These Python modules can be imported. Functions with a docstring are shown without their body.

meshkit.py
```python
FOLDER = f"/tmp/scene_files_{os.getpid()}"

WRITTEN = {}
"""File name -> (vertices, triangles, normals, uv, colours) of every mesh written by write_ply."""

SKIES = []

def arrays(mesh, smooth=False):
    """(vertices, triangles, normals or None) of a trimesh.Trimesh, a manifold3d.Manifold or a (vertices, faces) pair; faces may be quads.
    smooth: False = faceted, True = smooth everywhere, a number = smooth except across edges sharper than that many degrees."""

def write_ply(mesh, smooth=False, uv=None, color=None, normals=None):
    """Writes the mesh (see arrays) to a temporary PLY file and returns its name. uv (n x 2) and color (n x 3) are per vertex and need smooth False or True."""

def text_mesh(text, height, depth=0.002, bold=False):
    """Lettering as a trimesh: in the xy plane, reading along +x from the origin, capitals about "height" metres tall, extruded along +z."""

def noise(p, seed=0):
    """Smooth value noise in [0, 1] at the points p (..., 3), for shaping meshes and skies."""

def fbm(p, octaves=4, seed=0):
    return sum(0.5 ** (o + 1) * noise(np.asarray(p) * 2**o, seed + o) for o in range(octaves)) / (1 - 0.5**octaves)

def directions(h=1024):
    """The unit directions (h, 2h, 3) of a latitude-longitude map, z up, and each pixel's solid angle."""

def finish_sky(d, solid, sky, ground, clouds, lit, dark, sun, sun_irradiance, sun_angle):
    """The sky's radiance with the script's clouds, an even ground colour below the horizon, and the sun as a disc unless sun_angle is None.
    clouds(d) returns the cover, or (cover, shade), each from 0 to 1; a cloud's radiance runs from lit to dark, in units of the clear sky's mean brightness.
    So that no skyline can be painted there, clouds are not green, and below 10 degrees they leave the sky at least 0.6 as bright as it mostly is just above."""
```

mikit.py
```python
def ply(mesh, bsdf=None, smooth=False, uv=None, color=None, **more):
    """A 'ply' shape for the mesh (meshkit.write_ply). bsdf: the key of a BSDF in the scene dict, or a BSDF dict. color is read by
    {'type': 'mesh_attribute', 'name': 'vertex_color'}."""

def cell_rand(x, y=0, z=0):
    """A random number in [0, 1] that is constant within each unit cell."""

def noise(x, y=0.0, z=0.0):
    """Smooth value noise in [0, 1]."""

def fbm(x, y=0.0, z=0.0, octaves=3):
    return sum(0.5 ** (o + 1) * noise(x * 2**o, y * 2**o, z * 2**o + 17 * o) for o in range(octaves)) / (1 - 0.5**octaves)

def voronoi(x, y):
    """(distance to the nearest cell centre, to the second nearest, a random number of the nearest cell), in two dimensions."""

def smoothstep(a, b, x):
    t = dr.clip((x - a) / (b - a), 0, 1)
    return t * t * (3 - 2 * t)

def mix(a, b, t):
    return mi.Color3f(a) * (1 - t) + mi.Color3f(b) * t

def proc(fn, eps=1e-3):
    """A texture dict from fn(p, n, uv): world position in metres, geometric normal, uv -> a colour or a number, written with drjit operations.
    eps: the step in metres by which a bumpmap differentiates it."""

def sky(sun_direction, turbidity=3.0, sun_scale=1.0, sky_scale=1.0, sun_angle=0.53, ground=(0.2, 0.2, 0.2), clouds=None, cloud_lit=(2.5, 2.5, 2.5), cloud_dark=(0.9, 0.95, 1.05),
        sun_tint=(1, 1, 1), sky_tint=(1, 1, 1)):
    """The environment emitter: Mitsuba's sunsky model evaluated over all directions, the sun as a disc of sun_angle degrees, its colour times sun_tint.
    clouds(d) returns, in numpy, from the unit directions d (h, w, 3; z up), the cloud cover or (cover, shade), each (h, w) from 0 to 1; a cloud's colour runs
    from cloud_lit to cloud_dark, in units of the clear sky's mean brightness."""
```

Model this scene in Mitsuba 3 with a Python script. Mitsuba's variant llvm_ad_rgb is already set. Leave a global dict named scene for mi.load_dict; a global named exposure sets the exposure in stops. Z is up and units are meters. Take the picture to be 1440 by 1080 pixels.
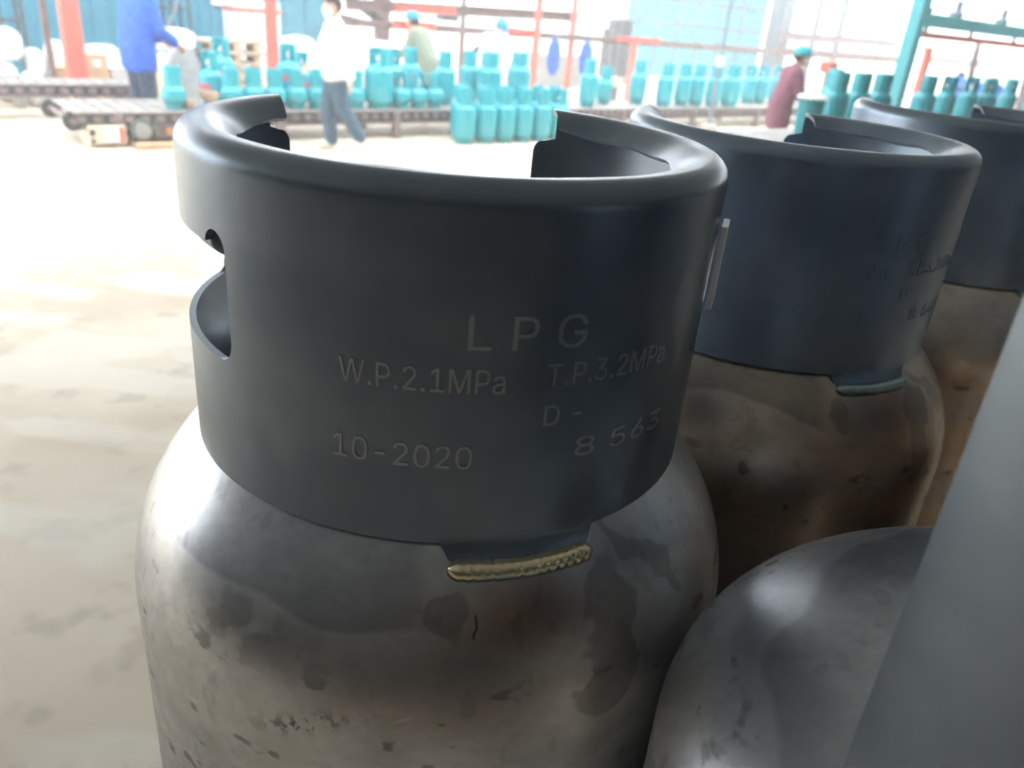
import math, random
import numpy as np, trimesh, manifold3d as m3, drjit as dr
import mitsuba as mi
import mikit, meshkit
from shapely.geometry import Point, Polygon, box as sbox, MultiPoint
from mikit import noise, fbm, smoothstep, mix

T = mi.ScalarTransform4f
rng = random.Random(7)
scene, labels = {}, {}

# ------------------------------------------------------------------ camera
F, PITCH, ROLL, CAM_H = 1110.45, 0.445, -0.0959, 1.75
_fw = np.array([0, math.cos(PITCH), -math.sin(PITCH)])
_u0, _r0 = np.array([0, math.sin(PITCH), math.cos(PITCH)]), np.array([1.0, 0, 0])
_rt = math.cos(ROLL) * _r0 - math.sin(ROLL) * _u0
_up = math.cos(ROLL) * _u0 + math.sin(ROLL) * _r0
EYE = np.array([0, 0, CAM_H])
scene['camera'] = {'type': 'thinlens', 'fov': math.degrees(2 * math.atan(720 / F)), 'fov_axis': 'x', 'near_clip': 0.02, 'far_clip': 400.0,
                   'aperture_radius': 0.0010, 'focus_distance': 0.33,
                   'to_world': T().look_at(origin=EYE.tolist(), target=(EYE + _fw).tolist(), up=_up.tolist())}
exposure = 0.85

# ------------------------------------------------------------------ sky: white overcast daylight, no sun disc
scene['sky'] = mikit.sky((0.3, 0.8, 0.55), turbidity=4, sun_scale=0.0, sky_scale=1.0, ground=(0.55, 0.53, 0.5),
                         clouds=lambda d: (np.ones(d.shape[:2]), 0.25 * meshkit.fbm(d * 3.0, 3)), cloud_lit=(27, 28, 29.2), cloud_dark=(22, 23.2, 24.8))

# ------------------------------------------------------------------ the room's own axes: s along the conveyor, t away from it, z up
P0 = np.array([-4.85, 8.6])
UA = np.array([0.745, 0.667]) / math.hypot(0.745, 0.667)
VA = np.array([-UA[1], UA[0]])
ROOM = math.degrees(math.atan2(UA[1], UA[0]))


def W(s, t, z=0.0):
    q = P0 + s * UA + t * VA
    return np.array([q[0], q[1], z])


def on_t(x, y, t):
    """(s, z) of what stands in the upright plane t and is seen at this pixel of the photograph."""
    d = _fw + _rt * (x - 720) / F - _up * (y - 540) / F
    k, s = np.linalg.solve(np.array([[d[0], -UA[0]], [d[1], -UA[1]]]), P0 + t * VA)
    return s, CAM_H + k * d[2]


def on_z(x, y, z=0.0):
    d = _fw + _rt * (x - 720) / F - _up * (y - 540) / F
    k = (z - CAM_H) / d[2]
    return np.array([d[0] * k, d[1] * k, z])


# ------------------------------------------------------------------ helpers
def add(name, mesh, bsdf, parent=None, smooth=30, label=None, cat=None, group=None, kind=None, to_world=None, uv=None):
    key = base = (parent + '__' if parent else '') + name
    n = 0
    while key in scene or key in labels:
        n += 1
        key = f'{base}_{n:03d}'
    d = mesh if isinstance(mesh, dict) else mikit.ply(mesh, bsdf, smooth=smooth)
    scene[key] = {**d, 'to_world': to_world} if to_world is not None else d
    tag(key, label, cat, group, kind)
    return key


def tag(key, label=None, cat=None, group=None, kind=None):
    e = {k: v for k, v in (('label', label), ('category', cat), ('group', group), ('kind', kind)) if v}
    if e:
        labels[key] = e


def thing(name, label, cat, group=None, kind=None):
    key, n = name, 0
    while key in labels or key in scene:
        n += 1
        key = f'{name}_{n:03d}'
    tag(key, label, cat, group, kind)
    return key


def cat(*ms):
    return trimesh.util.concatenate([m for m in ms if m is not None])


def bx(size, center=(0, 0, 0), bevel=0.0, rotz=0.0, rot=None):
    """A box; with a bevel its edges are rounded off (hull of eight small spheres)."""
    s = np.array(size, float)
    if bevel > 0:
        b = min(bevel, s.min() * 0.45)
        pts = []
        for c in np.ndindex(2, 2, 2):
            q = (np.array(c) * 2 - 1) * (s / 2)
            for k in range(3):
                w = q.copy()
                for j in range(3):
                    if j != k:
                        w[j] -= np.sign(q[j]) * b
                pts.append(w)
        m = trimesh.convex.convex_hull(np.array(pts))
    else:
        m = trimesh.creation.box(s)
    if rot is not None:
        m.apply_transform(rot)
    if rotz:
        m.apply_transform(trimesh.transformations.rotation_matrix(rotz, [0, 0, 1]))
    m.apply_translation(center)
    return m


RZ = math.radians(ROOM)


def rbox(s0, s1, t0, t1, z0, z1, bevel=0.008):
    """A box along the room's axes."""
    return bx((s1 - s0, t1 - t0, z1 - z0), W((s0 + s1) / 2, (t0 + t1) / 2, (z0 + z1) / 2), bevel, RZ)


def bar(a, b, w, h=None, bevel=0.004):
    """A square bar from point a to point b."""
    a, b = np.array(a, float), np.array(b, float)
    d = b - a
    L = np.linalg.norm(d)
    z = d / L
    x = np.cross([0, 0, 1], z) if abs(z[2]) < 0.95 else np.array([*UA, 0])
    x = x - z * (x @ z)
    x /= np.linalg.norm(x)
    M = np.eye(4)
    M[:3, 0], M[:3, 1], M[:3, 2], M[:3, 3] = x, np.cross(z, x), z, (a + b) / 2
    m = bx((w, h or w, L), (0, 0, 0), bevel)
    m.apply_transform(M)
    return m


def tube(path, r, n=12, caps=True):
    p = np.array(path, float)
    if np.isscalar(r):
        r = np.full(len(p), float(r))
    t = np.gradient(p, axis=0)
    t /= np.linalg.norm(t, axis=1, keepdims=True)
    ref = np.array([0, 0, 1.0]) if abs(t[0][2]) < 0.9 else np.array([1.0, 0, 0])
    V = []
    for k in range(len(p)):
        a = np.cross(t[k], ref)
        a /= np.linalg.norm(a)
        b = np.cross(t[k], a)
        ref = np.cross(a, t[k]) if False else ref
        g = np.linspace(0, 2 * np.pi, n, endpoint=False)
        V.append(p[k] + r[k] * (np.cos(g)[:, None] * a + np.sin(g)[:, None] * b))
    V = np.vstack(V + [p[:1], p[-1:]])
    Fc = []
    for k in range(len(p) - 1):
        for j in range(n):
            q = (j + 1) % n
            Fc += [[k * n + j, (k + 1) * n + j, (k + 1) * n + q], [k * n + j, (k + 1) * n + q, k * n + q]]
    e = len(p) * n
    for j in range(n):
        q = (j + 1) % n
        Fc += [[e, j, q], [e + 1, (len(p) - 1) * n + q, (len(p) - 1) * n + j]]
    m = trimesh.Trimesh(V, Fc, process=False)
    m.fix_normals()
    return m


def lathe(profile, n=48):
    """Profile [(r, z), ...], from the axis or from an open end round to the other."""
    m = trimesh.creation.revolve(np.array(profile, float), sections=n)
    return m


def man(mesh):
    mesh = mesh.copy()
    mesh.merge_vertices()
    return m3.Manifold(m3.Mesh(np.asarray(mesh.vertices, np.float32), np.asarray(mesh.faces, np.uint32)))


def tri(M):
    q = M.to_mesh()
    return trimesh.Trimesh(q.vert_properties[:, :3], q.tri_verts, process=False)


def cyl(r, h, center, axis=(0, 0, 1), n=24):
    m = trimesh.creation.cylinder(r, h, sections=n)
    m.apply_transform(trimesh.geometry.align_vectors([0, 0, 1], np.array(axis, float)))
    m.apply_translation(center)
    return m


# ------------------------------------------------------------------ materials
def rgb(*c):
    return {'type': 'rgb', 'value': list(map(float, c))}


def mat(name, color, rough=0.6, metallic=0.0, spec=0.4, **more):
    scene[name] = {'type': 'twosided', 'bsdf': {'type': 'principled', 'base_color': color if isinstance(color, dict) else rgb(*color), 'roughness': rough, 'metallic': metallic, **({'specular': spec} if not metallic else {}), **more}}
    return name


def mottled(c, amount=0.25, scale=6.0):
    c = np.array(c, float)

    def fn(p, n, uv):
        f = fbm(p.x * scale, p.y * scale, p.z * scale, 3)
        return mi.Color3f(c.tolist()) * (1 - amount + 2 * amount * f)
    return mikit.proc(fn)


def floor_color(p, n, uv):
    a = fbm(p.x * 1.1, p.y * 1.1, 0.3, 4)
    b = fbm(p.x * 7.0 + 3, p.y * 7.0, 1.7, 3)
    c = mix((0.50, 0.425, 0.32), (0.64, 0.57, 0.455), smoothstep(0.35, 0.68, a))
    c = mix(c, (0.40, 0.35, 0.28), 0.45 * smoothstep(0.56, 0.70, b))
    d = fbm(p.x * 2.3 + 9, p.y * 4.6, 4.2, 3)
    return mix(c, (0.70, 0.66, 0.58), 0.5 * smoothstep(0.52, 0.66, d))


mat('m_floor', mikit.proc(floor_color), 0.62, spec=0.35)
mat('m_teal_paint', (0.012, 0.33, 0.38), 0.22, spec=0.6, clearcoat=1.0, clearcoat_gloss=0.96)
mat('m_teal_dark', (0.015, 0.26, 0.30), 0.3, spec=0.5, clearcoat=0.5, clearcoat_gloss=0.85)
mat('m_red_label', (0.48, 0.12, 0.17), 0.5)
mat('m_white_label', (0.82, 0.82, 0.80), 0.5)
mat('m_red_paint', mottled((0.62, 0.15, 0.11), 0.12, 5), 0.5)
mat('m_brown_steel', mottled((0.16, 0.105, 0.095), 0.4, 9), 0.6)
mat('m_rail_steel', mottled((0.20, 0.15, 0.15), 0.3, 7), 0.55)
mat('m_dark_steel', mottled((0.055, 0.06, 0.065), 0.3, 9), 0.5)
mat('m_grey_steel', mottled((0.28, 0.28, 0.27), 0.2, 9), 0.5)
mat('m_deck_steel', mottled((0.27, 0.255, 0.235), 0.3, 6), 0.55)
mat('m_teal_frame', (0.09, 0.42, 0.46), 0.45)
mat('m_wall_teal', mottled((0.03, 0.235, 0.34), 0.12, 2), 0.6)
mat('m_machine_teal', mottled((0.06, 0.24, 0.32), 0.2, 3), 0.5)
mat('m_wood', mottled((0.50, 0.34, 0.20), 0.25, 8), 0.75)
mat('m_wood_grey', mottled((0.42, 0.34, 0.27), 0.3, 7), 0.8)
mat('m_card', mottled((0.56, 0.40, 0.24), 0.1, 6), 0.8)
mat('m_cream', mottled((0.66, 0.58, 0.42), 0.15, 9), 0.65)
mat('m_sack', mottled((0.74, 0.75, 0.74), 0.12, 9), 0.75)
mat('m_sack_grey', mottled((0.50, 0.51, 0.52), 0.2, 9), 0.7)
mat('m_white', (0.82, 0.82, 0.80), 0.6)
mat('m_concrete', mottled((0.46, 0.40, 0.32), 0.35, 14), 0.85)
mat('m_rubber', (0.03, 0.033, 0.045), 0.6)
mat('m_fan_grey', mottled((0.40, 0.41, 0.40), 0.15, 8), 0.6)
mat('m_motor', mottled((0.10, 0.14, 0.13), 0.35, 12), 0.5)
mat('m_copper', (0.50, 0.25, 0.14), 0.5)
mat('m_clay', mottled((0.30, 0.22, 0.15), 0.35, 12), 0.8)
mat('m_roof', (0.42, 0.47, 0.52), 0.8)  # pale bluish so the unseen low roof reflects onto the near domes
mat('m_wall_dark', mottled((0.035, 0.042, 0.05), 0.2, 1.5), 0.8)
mat('m_skin', (0.56, 0.34, 0.25), 0.55)
mat('m_hair', (0.025, 0.018, 0.015), 0.6)
mat('m_blue_coat', mottled((0.03, 0.12, 0.52), 0.2, 18), 0.85, sheen=0.3)
mat('m_blue_trousers', mottled((0.035, 0.06, 0.10), 0.25, 20), 0.85)
mat('m_jeans', mottled((0.06, 0.11, 0.16), 0.25, 20), 0.85)
mat('m_white_cloth', mottled((0.82, 0.81, 0.78), 0.05, 20), 0.85)
mat('m_green_cloth', mottled((0.24, 0.27, 0.20), 0.12, 20), 0.85)
mat('m_maroon_cloth', mottled((0.20, 0.075, 0.11), 0.15, 20), 0.85)
mat('m_cap', (0.03, 0.28, 0.48), 0.6)
mat('m_cap_teal', (0.03, 0.38, 0.42), 0.6)
mat('m_mask', (0.35, 0.62, 0.75), 0.7)
mat('m_shoe', (0.76, 0.73, 0.60), 0.6)
mat('m_glove', (0.62, 0.60, 0.56), 0.8)
mat('m_post_grey', (0.17, 0.21, 0.25), 0.5)
scene['m_pane'] = {'type': 'principledthin', 'base_color': rgb(0.22, 0.52, 0.58), 'roughness': 0.5, 'diff_trans': 0.8, 'spec_trans': 0.0}

# raw steel of the near tanks
U = 0.1154          # radius of a collar in metres
TANKS = {1: dict(x=-0.2850, y=3.0712, z=-0.4206, rot=0.0), 2: dict(x=1.5522, y=4.9647, z=-0.4916, rot=4.0),
         3: dict(x=1.790, y=1.528, z=-0.1000, rot=0.0), 4: dict(x=3.60, y=6.85, z=-0.44, rot=2.0), 5: dict(x=3.90, y=3.35, z=-0.46, rot=10.0)}


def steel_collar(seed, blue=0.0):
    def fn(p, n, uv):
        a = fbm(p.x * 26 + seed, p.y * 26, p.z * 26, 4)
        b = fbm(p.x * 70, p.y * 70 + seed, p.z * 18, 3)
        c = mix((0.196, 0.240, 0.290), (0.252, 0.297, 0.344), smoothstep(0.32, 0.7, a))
        c = c * mi.Color3f(1 + 0.27 * blue, 1 + 0.32 * blue, 1 + 0.37 * blue)  # veil tint put into the steel colour of the rear collars
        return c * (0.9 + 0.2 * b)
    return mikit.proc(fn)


def steel_body(k):
    c = TANKS[k]
    cx, cy, cz = c['x'] * U, c['y'] * U, CAM_H + c['z'] * U

    def fn(p, n, uv):
        x, y, z = (p.x - cx) / U, (p.y - cy) / U, (p.z - cz) / U
        az = dr.atan2(y, x) * (180 / math.pi) - c['rot']
        r = dr.sqrt(x * x + y * y)
        a = fbm(x * 2.2 + k, y * 2.2, z * 2.2, 4)
        b = fbm(x * 9, y * 9 + k, z * 9, 3)
        col = mix((0.56, 0.575, 0.585), (0.76, 0.765, 0.77), smoothstep(0.3, 0.72, a))
        if k == 2:                                   # this batch came out of the furnace straw brown
            col = col * mix((1.0, 0.83, 0.66), (0.90, 0.80, 0.74), smoothstep(0.4, 0.62, fbm(x * 1.6 + 4, y * 1.6, z * 3.0, 3)))
        col = col * (0.88 + 0.24 * b)
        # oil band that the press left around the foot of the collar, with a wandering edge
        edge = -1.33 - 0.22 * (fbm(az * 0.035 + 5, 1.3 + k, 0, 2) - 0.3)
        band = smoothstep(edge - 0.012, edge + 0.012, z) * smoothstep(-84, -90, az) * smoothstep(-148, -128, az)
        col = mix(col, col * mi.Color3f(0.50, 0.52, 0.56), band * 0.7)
        # heat tint and scale below the weld
        w = dr.exp(-dr.square((az + 69) / 17) - dr.square((z + 1.36) / 0.13))
        col = mix(col, mi.Color3f(0.27, 0.19, 0.15) * (0.8 + 0.5 * b), dr.minimum(1.0, w * 0.95))
        w2 = dr.exp(-dr.square((az + 78) / 26) - dr.square((z + 1.55) / 0.22))
        col = mix(col, col * mi.Color3f(1.04, 0.86, 0.72), w2 * 0.8)
        wz, wa = z + 0.16 * (fbm(x * 7, y * 7, z * 7 + 3, 3) - 0.5), az + 13 * (fbm(x * 6 + 8, y * 6, z * 6, 3) - 0.5)
        # dark runs at the two ends of the weld, soot to the right of it
        run = smoothstep(0.30, 0.5, dr.exp(-dr.square((wa + 83.5) / 3.6) - dr.square((wz + 1.33) / 0.08)))
        run = dr.maximum(run, smoothstep(0.42, 0.52, dr.exp(-dr.square((wa + 55 - 12 * (wz + 1.5)) / 7.0) - dr.square((wz + 1.50) / 0.30))))
        run = dr.maximum(run, 0.8 * smoothstep(0.38, 0.6, dr.exp(-dr.square((wa + 43 + 60 * (wz + 1.3)) / 3.8) - dr.square((wz + 1.32) / 0.17))))
        col = mix(col, mi.Color3f(0.11, 0.10, 0.095), run * 0.42)
        # specks and handling marks
        g = noise(x * 60, y * 60, z * 60) * 0.5 + noise(x * 27 + 5, y * 27, z * 27) * 0.5
        col = col * (0.90 + 0.20 * g)
        if k == 1:      # scratches: a dark upright one below the weld, a pale short one lower down; grease print to the left
            col = mix(col, (0.08, 0.07, 0.06), 0.85 * (1 - smoothstep(0.12, 0.32, dr.abs(az + 77.9 + 0.5 * (noise(z * 40) - 0.5)))) * smoothstep(-1.415, -1.40, z) * (1 - smoothstep(-1.35, -1.34, z)))
            col = mix(col, (0.80, 0.80, 0.78), 0.8 * (1 - smoothstep(0.003, 0.007, dr.abs(z + 1.662 - 0.0076 * (az + 89.3)))) * smoothstep(-90, -89, az) * (1 - smoothstep(-87, -86, az)))
            gp_ = dr.exp(-dr.square((az + 103) / 7) - dr.square((z + 1.735 - 0.0085 * (az + 103)) / 0.035))
            col = mix(col, (0.07, 0.07, 0.07), 0.8 * gp_ * smoothstep(0.45, 0.58, fbm(az * 0.9, z * 34, 2.2, 3)))
            sm = dr.exp(-dr.square((az + 118) / 14) - dr.square((z + 1.52 - 0.006 * (az + 118)) / 0.15))
            col = mix(col, (0.13, 0.13, 0.13), 0.4 * sm * smoothstep(0.46, 0.62, fbm(x * 11 + 2, y * 11, z * 11, 4)))
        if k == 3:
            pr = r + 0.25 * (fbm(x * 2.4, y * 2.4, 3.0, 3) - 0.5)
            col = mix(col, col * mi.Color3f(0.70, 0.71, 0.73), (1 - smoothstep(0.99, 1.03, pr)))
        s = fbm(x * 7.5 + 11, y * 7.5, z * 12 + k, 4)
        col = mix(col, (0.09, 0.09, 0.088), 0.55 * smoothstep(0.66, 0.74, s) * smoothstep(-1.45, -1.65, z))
        s2 = fbm(x * 16 + 3, y * 16, z * 5 + k, 3)
        col = mix(col, col * 0.72, 0.5 * smoothstep(0.66, 0.76, s2))
        return col
    return mikit.proc(fn)


def steel_rough(lo, hi, sc):
    return mikit.proc(lambda p, n, uv: lo + (hi - lo) * fbm(p.x * sc, p.y * sc, p.z * sc, 3))


def steel(name, color, lo, hi, sc, metallic=0.85):
    scene[name] = {'type': 'twosided', 'bsdf': {'type': 'principled', 'base_color': color, 'metallic': metallic, 'roughness': steel_rough(lo, hi, sc), 'specular': 0.5}}


steel('m_collar', steel_collar(3.1), 0.22, 0.36, 22, 0.72)
steel('m_collar_veil', steel_collar(8.3, 1.0), 0.24, 0.38, 22, 0.66)  # lighter, bluer copy of the collar steel with lens veil painted in
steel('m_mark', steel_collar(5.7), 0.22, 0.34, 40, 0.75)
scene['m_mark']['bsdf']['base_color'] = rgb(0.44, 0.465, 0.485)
for k in (1, 2, 3):
    steel(f'm_body_{k}', steel_body(k), 0.24, 0.42, 16, 0.92)
scene['m_bead'] = {'type': 'twosided', 'bsdf': {'type': 'principled', 'metallic': 1.0, 'roughness': 0.16, 'base_color': mikit.proc(
    lambda p, n, uv: mix((0.42, 0.52, 0.52), (0.95, 0.78, 0.50), smoothstep(0.36, 0.62, 0.55 * fbm(p.x * 90, p.y * 90, p.z * 160, 2) + 0.45 * smoothstep(-0.5, 0.5, (p.z - CAM_H + 1.666 * U) / (0.05 * U)))))}}
mat('m_flange_lit', (0.93, 0.93, 0.93), 0.35)  # white paints in the bright light that falls on the steel flange
mat('m_bright_steel', (0.86, 0.86, 0.85), 0.45, metallic=0.3)

# ------------------------------------------------------------------ the setting
S0, S1, TB, TF = -10.0, 46.0, -15.0, 12.0
fl = trimesh.Trimesh([W(S0 - 1, TB, 0), W(S1 + 6, TB, 0), W(S1 + 6, TF + 8, 0), W(S0 - 1, TF + 8, 0)], [[0, 1, 2], [0, 2, 3]])
add('floor', fl, 'm_floor', smooth=False, label='pale beige worn concrete floor of the workshop', kind='structure')
ROOFZ = 7.0
# roof strips across the hall with skylight gaps between them (all above the frame, laid out to shape the light)
for k, (t0, t1, zr_) in enumerate([(-15.0, -4.4, 3.3), (0.3, 1.5, ROOFZ), (4.2, 5.6, ROOFZ), (8.6, 12.6, ROOFZ)]):   # near strip set low, an added canopy that darkens the floor there
    add('ceiling' if k == 0 else f'ceiling_{k:03d}', rbox(S0, S1, t0, t1, zr_, zr_ + 0.12, 0), 'm_roof', smooth=False, kind='structure', label='unseen roof sheeting between open skylights, laid out and lowered to shape the light')
add('wall_back', rbox(S0, S1, TB - 0.2, TB, 0, ROOFZ, 0), 'm_wall_dark', smooth=False, kind='structure', label='dark wall behind the viewer')
add('wall_left', rbox(S0 - 0.2, S0, TB, -1.0, 0, ROOFZ, 0), 'm_wall_dark', smooth=False, kind='structure', label='dark side wall of the hall')
add('wall_right', rbox(S1, S1 + 0.2, TB, -4.0, 0, ROOFZ, 0), 'm_wall_dark', smooth=False, kind='structure', label='dark side wall of the hall')

# haze added through the hall, standing in for veiling glare in the lens
HAZE = {'type': 'homogeneous', 'albedo': rgb(0.96, 0.965, 0.97), 'sigma_t': 0.0105, 'scale': 1.0}
scene['haze_air'] = HAZE
scene['m_air'] = {'type': 'null'}
scene['haze'] = {**mikit.ply(bx((90, 90, 9.0), (0, 20, 4.3)), 'm_air'), 'interior': {'type': 'ref', 'id': 'haze_air'}}
labels['haze'] = {'label': 'pale haze added throughout the workshop hall in place of lens glare', 'kind': 'stuff', 'category': 'haze'}
scene['camera']['medium'] = {'type': 'ref', 'id': 'haze_air'}

# ------------------------------------------------------------------ near tanks
TH = 0.024      # sheet thickness in collar radii


def collar_profile():
    """(r, z, a) of the middle of the sheet, from the foot up over the rolled rim and down inwards."""
    P = []
    for z in np.linspace(-1.0, -0.30, 36):
        P.append((1 - TH / 2, z))
    for z in (-0.26, -0.23, -0.21, -0.195, -0.182, -0.172, -0.165, -0.160, -0.1575, -0.156, -0.14, -0.12, -0.10, -0.085):
        P.append((1 - TH / 2, z))
    R = 0.062
    for g in np.linspace(0.0, 100, 15):
        P.append((1 - TH / 2 - R + R * math.cos(math.radians(g)), -R - TH / 2 + R * math.sin(math.radians(g)) - 0.0))
    a = P[-1]
    for q in np.linspace(0.1, 1, 10):
        b, c = (a[0] - 0.055, a[1] + 0.004), (0.805, -0.082)
        P.append(((1 - q) ** 2 * a[0] + 2 * q * (1 - q) * b[0] + q * q * c[0], (1 - q) ** 2 * a[1] + 2 * q * (1 - q) * b[1] + q * q * c[1]))
    return np.array(P)


def make_collar(H, az0, az1, tabs, inset=6.4, slots=(), dz_tab=0.060, wob=0.0):
    P = collar_profile()
    d = np.gradient(P, axis=0)
    d /= np.linalg.norm(d, axis=1, keepdims=True)
    N = np.stack([d[:, 1], -d[:, 0]], 1)           # outward normal of the sheet
    out, inn = P + N * TH / 2, P - N * TH / 2
    loop = np.vstack([out, inn[::-1]])
    zmid = np.concatenate([P[:, 1], P[::-1, 1]])
    nP = len(P)
    idx = np.concatenate([np.arange(nP), np.arange(nP)[::-1]])
    first_arc = 50

    def ins(i):
        z = P[i, 1]
        if i >= first_arc - 4 or z > -0.1555:
            return inset + 0.60 * max(0, i - first_arc - 14)
        if z > -0.215:                              # rounded upper corner of the wall
            q = min(1.0, (z + 0.215) / 0.059)
            return 3.2 * (1 - math.sqrt(max(0.0, 1 - q * q)))
        return 0.0
    nA = int((az1 - az0) / 1.25) + 1
    V = np.zeros((nA, len(loop), 3))
    for j, (r, z) in enumerate(loop):
        e = ins(idx[j])
        az = np.linspace(az0 + e, az1 - e, nA)
        zz = np.full(nA, z)
        if z < -0.3:
            zb = np.full(nA, -H)
            for t0, t1 in tabs:
                if t1 < az0:
                    t0, t1 = t0 + 360, t1 + 360
                w = np.clip((az - t0) / 2.2 + 0.5, 0, 1) * np.clip((t1 - az) / 2.2 + 0.5, 0, 1)
                zb -= dz_tab * w * w * (3 - 2 * w)
            zz = -0.3 + (z + 0.3) / 0.7 * (-zb - 0.3)
        if idx[j] > first_arc + 14:                  # the hammered lip is a little wavy
            zz = zz + 0.012 * (idx[j] - first_arc - 14) / 10 * np.sin(np.radians(az) * 9.0 + 1.0) * np.sin(np.radians(az) * 2.3)
        r = r + 0.55 * np.clip(-H - zz, 0, 1)              # the tab follows the dome outwards
        rr = r + wob * np.sin(np.radians(az * 2 + 40)) * np.clip((z + 1) * 2, 0, 1)
        V[:, j] = np.stack([rr * np.cos(np.radians(az)), rr * np.sin(np.radians(az)), zz], -1)
    n = len(loop)
    Fc = []
    for i in range(nA - 1):
        for j in range(n):
            k = (j + 1) % n
            Fc += [[i * n + j, (i + 1) * n + j, (i + 1) * n + k], [i * n + j, (i + 1) * n + k, i * n + k]]
    for j in range(nP - 1):                          # the two cut ends
        a, b, c, e = j, j + 1, n - 1 - j - 1, n - 1 - j
        Fc += [[a, b, c], [a, c, e]]
        o = (nA - 1) * n
        Fc += [[o + a, o + c, o + b], [o + a, o + e, o + c]]
    m = trimesh.Trimesh(V.reshape(-1, 3), Fc, process=False)
    m.fix_normals()
    if m.volume < 0:
        m.invert()
    M = man(m)
    for (a0, a1, z0, z1) in slots:                   # hand slots through the wall, round-cornered
        w = math.radians(a1 - a0)
        shp = sbox(0, 0, w, z1 - z0).buffer(-0.075).buffer(0.075, quad_segs=8)
        for cx in (0.062, w - 0.062):                # round reliefs where the upper edge is rolled in
            shp = shp.union(Point(cx, z1 - z0 - 0.012).buffer(0.06, quad_segs=10))
        cut = trimesh.creation.extrude_polygon(shp, 0.22, engine='earcut')
        cut = tri(man(cut).refine_to_length(0.05))
        q = cut.vertices
        r = 0.88 + q[:, 2]
        an = math.radians(a0) + q[:, 0]
        cut = trimesh.Trimesh(np.stack([r * np.cos(an), r * np.sin(an), z0 + q[:, 1]], 1), cut.faces, process=False)
        cut.merge_vertices()
        cut.fix_normals()
        if cut.volume < 0:
            cut.invert()
        M = M - man(cut)
    return tri(M)


def grip(a0, a1, z, r=0.052, rc=0.925):
    """The rolled-in upper edge of a hand slot."""
    A = np.radians(np.linspace(a0, a1, 30))
    path = np.stack([rc * np.cos(A), rc * np.sin(A), np.full(30, z)], 1)
    return tube(path, r, 16)


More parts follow.
